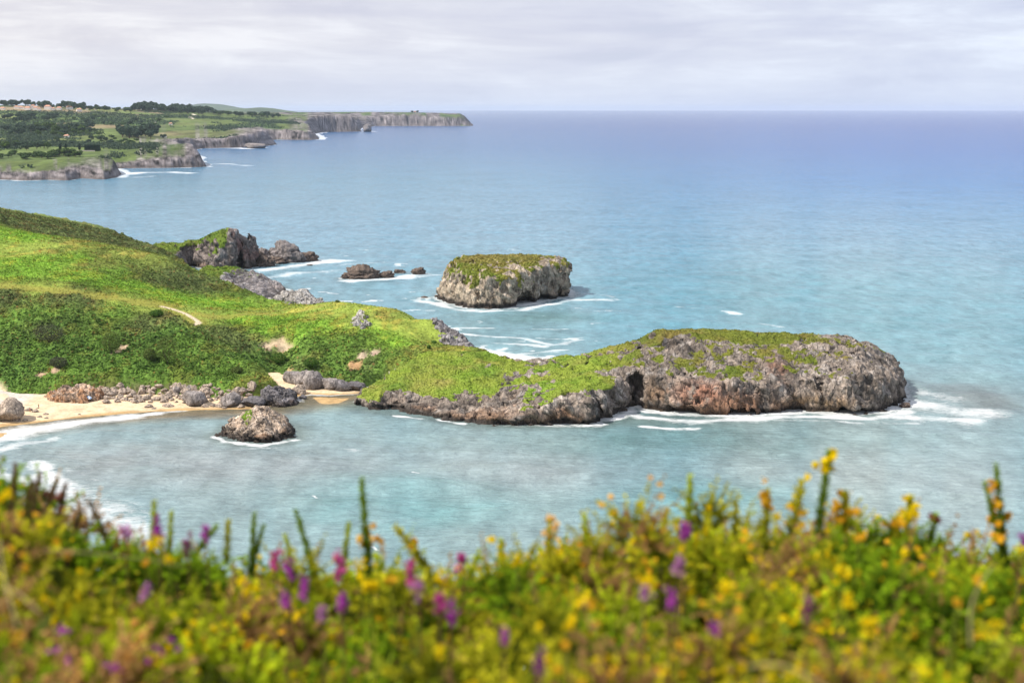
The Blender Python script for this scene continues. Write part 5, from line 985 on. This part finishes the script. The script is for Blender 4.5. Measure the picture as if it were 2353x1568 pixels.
def needles(p0, p1, n, ln, wd, c0, c1, r, up=.7):
    """spiny leaves round a shoot"""
    p0, p1 = np.array(p0, float), np.array(p1, float); t = r.random(n); ax = p1 - p0; L = np.linalg.norm(ax); ax = ax / L
    q = r.normal(size=(n, 3)); q -= (q @ ax)[:, None] * ax; q /= np.linalg.norm(q, axis=1, keepdims=True); d = q + ax * up; d /= np.linalg.norm(d, axis=1, keepdims=True)
    base = p0 + (p1 - p0) * t[:, None]; s_ = np.cross(d, r.normal(size=(n, 3))); s_ /= np.linalg.norm(s_, axis=1, keepdims=True); l_ = ln * r.uniform(.6, 1.15, (n, 1)) * (1 - .45 * t[:, None] ** 3); w_ = wd * .5
    v_ = np.stack([base - s_ * w_, base + s_ * w_, base + d * l_ * .6 + s_ * w_ * .9, base + d * l_], 1).reshape(-1, 3); f_ = np.arange(n * 4).reshape(n, 4)
    cc_ = np.array(c0) + (np.array(c1) - np.array(c0)) * t[:, None]; return v_, f_, np.repeat(cc_ * r.uniform(.7, 1.3, (n, 1)), 4, 0)
def blossoms(pts, size, col, r, n=7):
    return cards(np.asarray(pts), r.normal(size=(len(pts), 3)), np.full(len(pts), size), np.tile(np.array(col), (len(pts), 1)), .5, n=n, spread=.6, seed=int(r.integers(1e6)), aspect=1.2)
YEL, ORG, PUR, MAG, LIL = (.86, .66, .008), (.80, .47, .03), (.46, .08, .44), (.60, .09, .34), (.55, .25, .50)
def gorse_bush(seed, c0, c1, yel=0, dry=0.0, purple=0, clumps=6, shoots=28, ln=.010):
    """a low round bush of several tufts, spiny shoots bristling out of every tuft; about .38 tall"""
    r = np.random.default_rng(seed); fo, br, bl_, pu_ = [], [], [], []
    for k_ in range(clumps):
        a = k_ * 2.4 + r.uniform(0, 1); e = (k_ / clumps) ** .6 * .13; c = np.array((math.cos(a) * e, math.sin(a) * e, .29 - 5 * e * e * r.uniform(.6, 1.3) + r.uniform(-.02, .02))); isdry = r.random() < dry; kk = r.uniform(.7, 1.25)
        br.append(tube((0, 0, 0), c, .005, .002, (.13, .10, .045), .02))
        for i in range(shoots):
            d = r.normal(size=3); d[2] = abs(d[2]) * 1.1 - .35; d /= np.linalg.norm(d); l = r.uniform(.04, .075) * (1.35 if r.random() < .15 else 1); tip = c + d * l; dr = isdry and r.random() < .75 or r.random() < .03
            ca, cb = ((.26, .15, .06), (.52, .32, .12)) if dr else (c0, c1); k = kk * r.uniform(.8, 1.2)
            fo.append(needles(c + d * .012, tip, 34, ln, .0034, np.array(ca) * k, np.array(cb) * k, r, .8))
            if r.random() < yel:
                m_ = int(r.integers(1, 5)); bl_.append(blossoms(tip - d * r.uniform(0, .03, (m_, 1)) + r.normal(size=(m_, 3)) * .006, .0062, YEL if r.random() < .68 else ORG, r))
            if r.random() < purple:
                m_ = int(r.integers(3, 7)); pu_.append(blossoms(tip + (0, 0, .01) - d * r.uniform(0, .03, (m_, 1)) + r.normal(size=(m_, 3)) * .004, .0055, PUR if r.random() < .6 else LIL, r, 5))
    rt = empty("gorse_bush", (0, 0, 0)); part("branches", br, TWIG, rt); part("foliage", fo, PLANT, rt)
    if bl_: part("blossom", bl_, PETAL, rt)
    for h_ in pu_: part("heather_head", [h_], PETAL, rt)
    return rt
G1, G2, G3, G4 = ((.11, .18, .008), (.60, .68, .025)), ((.04, .09, .008), (.28, .42, .015)), ((.13, .17, .008), (.64, .60, .03)), ((.16, .10, .02), (.64, .35, .10))
kinds = [("green gorse bush in the blurred near heath", "green bushes of the near heath", [gorse_bush(1, *G1, yel=.02), gorse_bush(2, *G2, yel=.03, dry=.05), gorse_bush(3, *G3, dry=.08)]), ("gorse bush dotted with yellow flowers in the near heath", "yellow flowering bushes of the near heath", [gorse_bush(4, *G3, yel=.20, dry=.18), gorse_bush(5, *G1, yel=.26, dry=.2)]),
         ("brown and tan dried heather clump in the near heath", "dried heather clumps of the near heath", [gorse_bush(6, *G4, dry=.7, purple=.03, ln=.009), gorse_bush(7, *G3, dry=.5, yel=.04)]), ("heath bush with purple heather bells", "purple heather bushes of the near heath", [gorse_bush(8, *G1, purple=.10, dry=.15)])]
used = set(); r = np.random.default_rng(21); random.seed(4)
def put_bush(src, x, y, top, rz, w_, label, group):
    s_ = w_; g = top - .365 * w_
    if id(src) not in used: used.add(id(src)); o = src; o.location = (x, y, g); o.rotation_euler.z = rz; o.scale = (w_, w_, s_)
    else: o = dup(src, (x, y, g), rz, (w_, w_, s_))
    tag(o, label, "bush" if 'gorse' in label else "heather", group); o.name = "gorse_bush" if 'gorse' in label else "heather_clump"; return o
y_ = 1.02; row = 0
while y_ < 2.75:
    half = y_ * .40 + .35; n_ = int(2 * half / .165)
    for i in range(n_):
        x_ = -half + (i + .5 * (row % 2) + r.uniform(.2, .8)) * 2 * half / n_; yy = y_ + r.uniform(-.07, .07); Xp = 1176 + 3266.7 * x_ / yy / 1.03
        pk_ = r.random() + (.16 if Xp > 1250 else -.08); kd = kinds[1] if pk_ > .72 else kinds[0] if pk_ > .20 else kinds[2] if pk_ > .0 else kinds[3]
        top = float(canopy(np.array(x_), np.array(yy))) + r.normal(0, .028)
        put_bush(random.choice(kd[2]), x_, yy, top, r.uniform(0, 6.28), r.uniform(.8, 1.25), kd[0], kd[1])
    y_ += .15; row += 1
# low growth between the bushes: nobody could count it
n_ = 34000; ux = r.uniform(-1.7, 1.7, n_); uy = r.uniform(.75, 2.9, n_); cz = canopy(ux, uy); gz_ = ground_h(ux, uy); uz = gz_ + (cz - gz_) * r.uniform(.15, .86, n_); pc = np.array([(.16, .22, .015), (.28, .32, .02), (.28, .17, .06), (.08, .10, .015), (.24, .15, .05)])[r.choice(5, n_, p=[.34, .26, .13, .2, .07])]
tv, tf, tc_ = cards(np.column_stack([ux, uy, uz]), np.tile((0, -.4, .8), (n_, 1)), r.uniform(.008, .018, n_), pc, .6, seed=9, aspect=2.2); me = mesh("undergrowth", tv, tf, False); attr(me, 'col', tc_); tag(obj("undergrowth", me, PLANT), "low leafy undergrowth between the near bushes", "undergrowth", kind='stuff')
def near_pt(X, Y, lift=.0, dmax=2.3):
    """foot of a near plant: where its sight line dips into the heath"""
    a, b_, c_ = ray(X, Y); ts = np.linspace(.8, dmax, 300) / b_; zz = CAMZ + c_ * ts; hit = np.argmax(zz < canopy(a * ts, b_ * ts) + lift); t = ts[hit] if zz[hit] < canopy(a * ts[hit], b_ * ts[hit]) + lift else ts[-1]
    return np.array((a * t, b_ * t, CAMZ + c_ * t))
def gorse_shoot(X, Y, Xb, Yb, th, label, seed, col=G2, flowers=0, fcol=YEL, frange=(.1, .6), name="gorse_shoot", d=None, fs=.010):
    d = d or 2.18; tip = np.array(D(X, Y, d)); foot = np.array(D(Xb, Yb, d - .02)); r = np.random.default_rng(seed); low = foot + (foot - tip) * .35; rt = empty(name, tuple(low)); tag(rt, label, "gorse"); tip, low = tip - low, np.zeros(3); L = np.linalg.norm(tip)
    part("stem", [tube(low, tip, .003, .0012, (.12, .14, .03))], TWIG, rt); part("foliage", [needles(low, tip, int(3000 * L), th, .0036, col[0], col[1], r, .9)], PLANT, rt)
    if flowers: part("blossom", [blossoms(low + (tip - low) * r.uniform(*frange, (flowers, 1)) + r.normal(size=(flowers, 3)) * th * .55, fs, fcol, r)], PETAL, rt)
for i, a in enumerate([(830, 1098, 846, 1300, .014, "tall dark green gorse shoot with orange buds, highest left of the middle", G2, 9, ORG, (.3, .62)), (1586, 1090, 1582, 1215, .013, "slim upright green gorse shoot with one yellow bud at its foot, right of the middle", G1, 3, YEL, (.1, .3)), (1905, 1038, 1885, 1190, .015, "highest gorse shoot of all, with a yellow topped head", G2, 12, YEL, (.80, .97)),
       (2288, 1066, 2305, 1260, .014, "gorse shoot crowded with golden flowers near the right edge", G2, 26, ORG, (.30, .82)), (2262, 1108, 2300, 1260, .012, "shorter green shoot leaning on the golden one near the right edge", G2, 3, ORG, (.5, .8)), (354, 1152, 350, 1260, .011, "upright green shoot right above a purple bell on the left", G1), (394, 1174, 388, 1262, .010, "green shoot just right of the one above the purple bell", G1), (584, 1178, 578, 1290, .011, "left prong of a forked green shoot", G2), (605, 1205, 582, 1290, .010, "right prong of a forked green shoot", G2),
       (680, 1172, 745, 1390, .013, "long leaning dark green shoot left of the middle", G2), (655, 1228, 680, 1330, .010, "short shoot left of the long leaning one", G1), (801, 1198, 790, 1290, .010, "thin green shoot just left of the tallest left one", G1), (908, 1208, 985, 1310, .016, "bent brownish green shoot drooping right, left of the middle", G3, 4, ORG, (.4, .8)), (1342, 1182, 1350, 1260, .011, "short shoot in the dip before the middle right bushes", G1), (1532, 1166, 1520, 1250, .012, "pale green shoot left of the slim upright one", G3), (1692, 1158, 1690, 1230, .011, "pale shoot between the slim upright and golden tipped ones", G3),
       (1762, 1124, 1755, 1240, .016, "golden tipped gorse shoot left of the highest bush", G3, 7, ORG, (.7, .98)), (1842, 1104, 1815, 1230, .019, "thick golden green shoot just left of the highest one", G3, 9, YEL, (.5, .98)), (1942, 1128, 1935, 1230, .017, "orange flowered shoot just right of the highest one", G3, 12, ORG, (.5, .95)), (2092, 1140, 2075, 1260, .017, "yellow and orange headed shoot on the right hand bush", G3, 12, YEL, (.6, .95)), (2060, 1182, 2050, 1290, .014, "orange speckled shoot left in the right hand bush", G3, 12, ORG, (.3, .9)), (2150, 1178, 2130, 1270, .013, "dark green shoot with reddish tip in the right hand bush", G2, 4, (.35, .10, .08), (.9, 1)),
       (1262, 1196, 1262, 1290, .013, "shoot with pale orange bud left of the middle bush", G3, 5, (.75, .50, .2), (.85, 1)), (1440, 1190, 1430, 1280, .012, "green shoot with dark red tip in the middle", G2, 3, (.30, .07, .07), (.9, 1)), (1150, 1238, 1155, 1320, .012, "green shoot at the left foot of the middle bush", G1, 3, YEL, (.6, 1)), (1100, 1262, 1080, 1330, .009, "thin shoot leaning right in the central dip", G1), (500, 1205, 455, 1262, .011, "leaning green shoot left of the forked one", G2), (525, 1195, 520, 1270, .011, "pale green shoot beside the leaning one", G3), (1630, 1165, 1625, 1240, .011, "yellow green shoot right of the slim upright one", G3)]): gorse_shoot(a[0], a[1], a[2], a[3], a[4], a[5], 300 + i, *a[6:])
def heather(X, Y, hpx, col, label, seed, wpx=24):
    hpx = 12 + hpx * .55
    p = near_pt(X, Y + hpx * .4, .03); d = p[1] * .985; top = np.array(D(X, Y - hpx * .5, d)); bot = np.array(D(X, Y + hpx * .5, d)); r = np.random.default_rng(seed); low = bot + (0, .01, -.10); rt = empty("heather_sprig", tuple(low)); tag(rt, label, "heather")
    part("stem", [tube(low * 0, top - low, .0016, .0008, (.18, .09, .05))], TWIG, rt); n_ = max(6, int(hpx * .6)); q = (bot - low) + (top - bot) * r.random((n_, 1)) + r.normal(size=(n_, 3)) * wpx / 3266 * d * .24
    c_ = np.array(col) * r.uniform(.7, 1.35, (n_, 1)); v_, f_, cc_ = cards(q, r.normal(size=(n_, 3)), np.full(n_, .0031 * d), c_, .5, n=6, spread=.55, seed=seed, aspect=1.1); part("bells", [(v_, f_, cc_)], PETAL, rt)
for i, (X, Y, h_, c_, lab) in enumerate([(362, 1210, 44, PUR, "purple bell head under the upright left shoot"), (472, 1226, 30, PUR, "small purple head left of the leaning green shoot"), (286, 1222, 20, LIL, "tiny lilac head at the far left dip"), (430, 1255, 36, (.3, .08, .2), "dull purple sprig below the small purple head"), (664, 1302, 50, PUR, "purple sprig left of the long leaning shoot's foot"), (630, 1284, 38, MAG, "magenta sprig beside the long leaning shoot's left"), (780, 1302, 76, MAG, "long magenta spike under the tallest left shoot"), (700, 1352, 52, PUR, "purple head under the long leaning shoot"), (655, 1382, 40, PUR, "purple pair of heads low left of the leaning shoot"), (786, 1382, 44, PUR, "purple head under the long magenta spike"),
      (945, 1318, 66, MAG, "upper magenta sprig in the central dip"), (962, 1350, 40, LIL, "lilac head right under the upper magenta sprig"), (1010, 1382, 60, (.5, .06, .3), "deep pink sprig, left of a slanting purple pair"), (1034, 1408, 44, PUR, "bright purple head, right of a slanting purple pair"), (1060, 1282, 34, MAG, "pink bud head on the skyline of the central dip"), (1574, 1226, 60, PUR, "bright purple spike below the slim upright shoot"), (1560, 1296, 44, LIL, "faded lilac head below the bright purple spike"), (1544, 1382, 56, PUR, "purple head in the body of the middle right bush"), (1856, 1402, 70, (.34, .07, .25), "dark purple spike under the highest bush"), (2350, 1240, 26, PUR, "purple head cut by the right edge"),
      (1158, 1462, 40, PUR, "small purple head low in the central foreground"), (1240, 1520, 80, (.30, .07, .28), "dark purple sprig at the bottom middle"), (740, 1410, 26, LIL, "lilac dot head low left of the middle"), (338, 1358, 20, LIL, "single lilac bell low on the left"), (1480, 1362, 26, LIL, "small lilac head left of the middle right purple one"), (1638, 1440, 28, PUR, "small dim purple head below the middle right one")]): heather(X, Y, h_, c_, lab, 400 + i)
def flower(X, Y, sz, col, label, seed, n=9):
    p = near_pt(X, Y, .025); d = p[1] * .985; c0 = np.array(D(X, Y, d)); r = np.random.default_rng(seed); s_ = sz / 3266 * d; low = c0 + (0, .02, -.09); rt = empty("gorse_flower", tuple(low)); tag(rt, label, "flower")
    part("stem", [tube(low * 0, c0 - low, .0016, .001, (.15, .17, .03))], TWIG, rt); part("petals", [blossoms((c0 - low) + r.normal(size=(n, 3)) * s_ * .22, .0032 * d, col, r, 6)], PETAL, rt)
for i, (X, Y, s_, c_, lab) in enumerate([(352, 1248, 46, YEL, "bright yellow flower cluster under the left purple head"), (388, 1284, 22, YEL, "small yellow flower right of the bright left cluster"), (336, 1290, 16, ORG, "orange bud left of the small yellow flower"), (828, 1300, 70, YEL, "large yellow cluster at the tallest left shoot's foot"), (850, 1346, 40, YEL, "yellow cluster below the large left of centre one"), (900, 1330, 26, ORG, "orange yellow cluster right of the tallest left shoot"), (1012, 1332, 40, YEL, "yellow cluster in the central dip"), (1190, 1290, 34, YEL, "yellow flowers on the left shoulder of the middle bush"),
      (1330, 1385, 54, YEL, "yellow flowers in the left body of the middle bush"), (1310, 1430, 44, YEL, "yellow flowers lower in the left body of the middle bush"), (1298, 1478, 26, ORG, "round orange flower low in the middle"), (1670, 1352, 40, YEL, "tall yellow flower below the purple spike's right"), (1940, 1308, 60, YEL, "large bright yellow cluster under the highest shoot"), (1948, 1380, 40, YEL, "yellow flower below the large right cluster"), (1996, 1430, 56, YEL, "yellow pair of flowers low in the right half"), (2282, 1440, 60, YEL, "tall yellow flower low at the right edge"), (1975, 1232, 34, ORG, "orange yellow flower right of the highest shoot"), (2080, 1270, 30, YEL, "yellow flower at the right hand bush's foot"),
      (2250, 1330, 34, ORG, "orange flower under the golden shoot"), (2200, 1380, 26, ORG, "orange dot flower low in the right hand bush"), (10, 1140, 40, YEL, "yellow flower at the left edge of the frame"), (42, 1462, 30, ORG, "orange flower low at the left edge"), (1010, 1490, 30, YEL, "small yellow flower low in the middle left"), (1480, 1330, 36, YEL, "yellow flowers on the face of the middle bush"), (1560, 1480, 30, ORG, "orange flower at the bottom right of the middle"), (1730, 1470, 26, YEL, "small yellow flower at the bottom, right of the middle")]): flower(X, Y, s_, c_, lab, 500 + i, 12 if s_ > 35 else 6)
# dry grass and heath stalks at the left edge
for i, (X, Y, Xb, Yb, lab) in enumerate([(36, 1065, 20, 1240, "tallest brown grass stalk at the left edge"), (92, 1085, 60, 1240, "second brown grass stalk from the left edge"), (130, 1100, 80, 1260, "bent brown heath stalk at the left, third in the row"), (150, 1112, 120, 1270, "brown topped heath stalk, right of the bent one"), (205, 1150, 250, 1250, "thin bare twig leaning left above the left heath"), (10, 1100, 5, 1230, "green stalk cut by the left edge"), (60, 1120, 70, 1250, "shorter olive stalk in the left tuft"), (112, 1130, 100, 1260, "dense brown stalk in the middle of the left tuft"), (185, 1175, 160, 1270, "reddish stalk at the right of the left tuft"), (75, 1105, 40, 1250, "slanting brown stalk in the left tuft")]):
    gorse_shoot(X, Y, Xb, Yb, .011, lab, 600 + i, ((.10, .10, .03), (.24, .15, .075)) if i not in (5, 6) else G2, 4 if i in (3, 7) else 0, (.30, .13, .09), (.6, 1), name="heath_stalk", d=2.1)
for i, (X, Y, X2, Y2, lab) in enumerate([(100, 1262, 420, 1300, "long pale dry grass stem lying across the left heath"), (0, 1355, 90, 1405, "short straw coloured stem at the left edge"), (1720, 1530, 1900, 1580, "pale dry stem at the bottom right of the middle"), (2280, 1300, 2230, 1480, "bare grey twig inside the right edge bush"), (0, 1240, 40, 1440, "upright dry stem at the left edge")]):
    a = near_pt(X, Y, .04); b_ = near_pt(X2, Y2, .04); rt = part("dry_stem", [tube(a * 0, b_ - a, .0008, .0006, (.42, .34, .16), .01, 6)], TWIG); rt.location = a; tag(rt, lab, "dry stem")
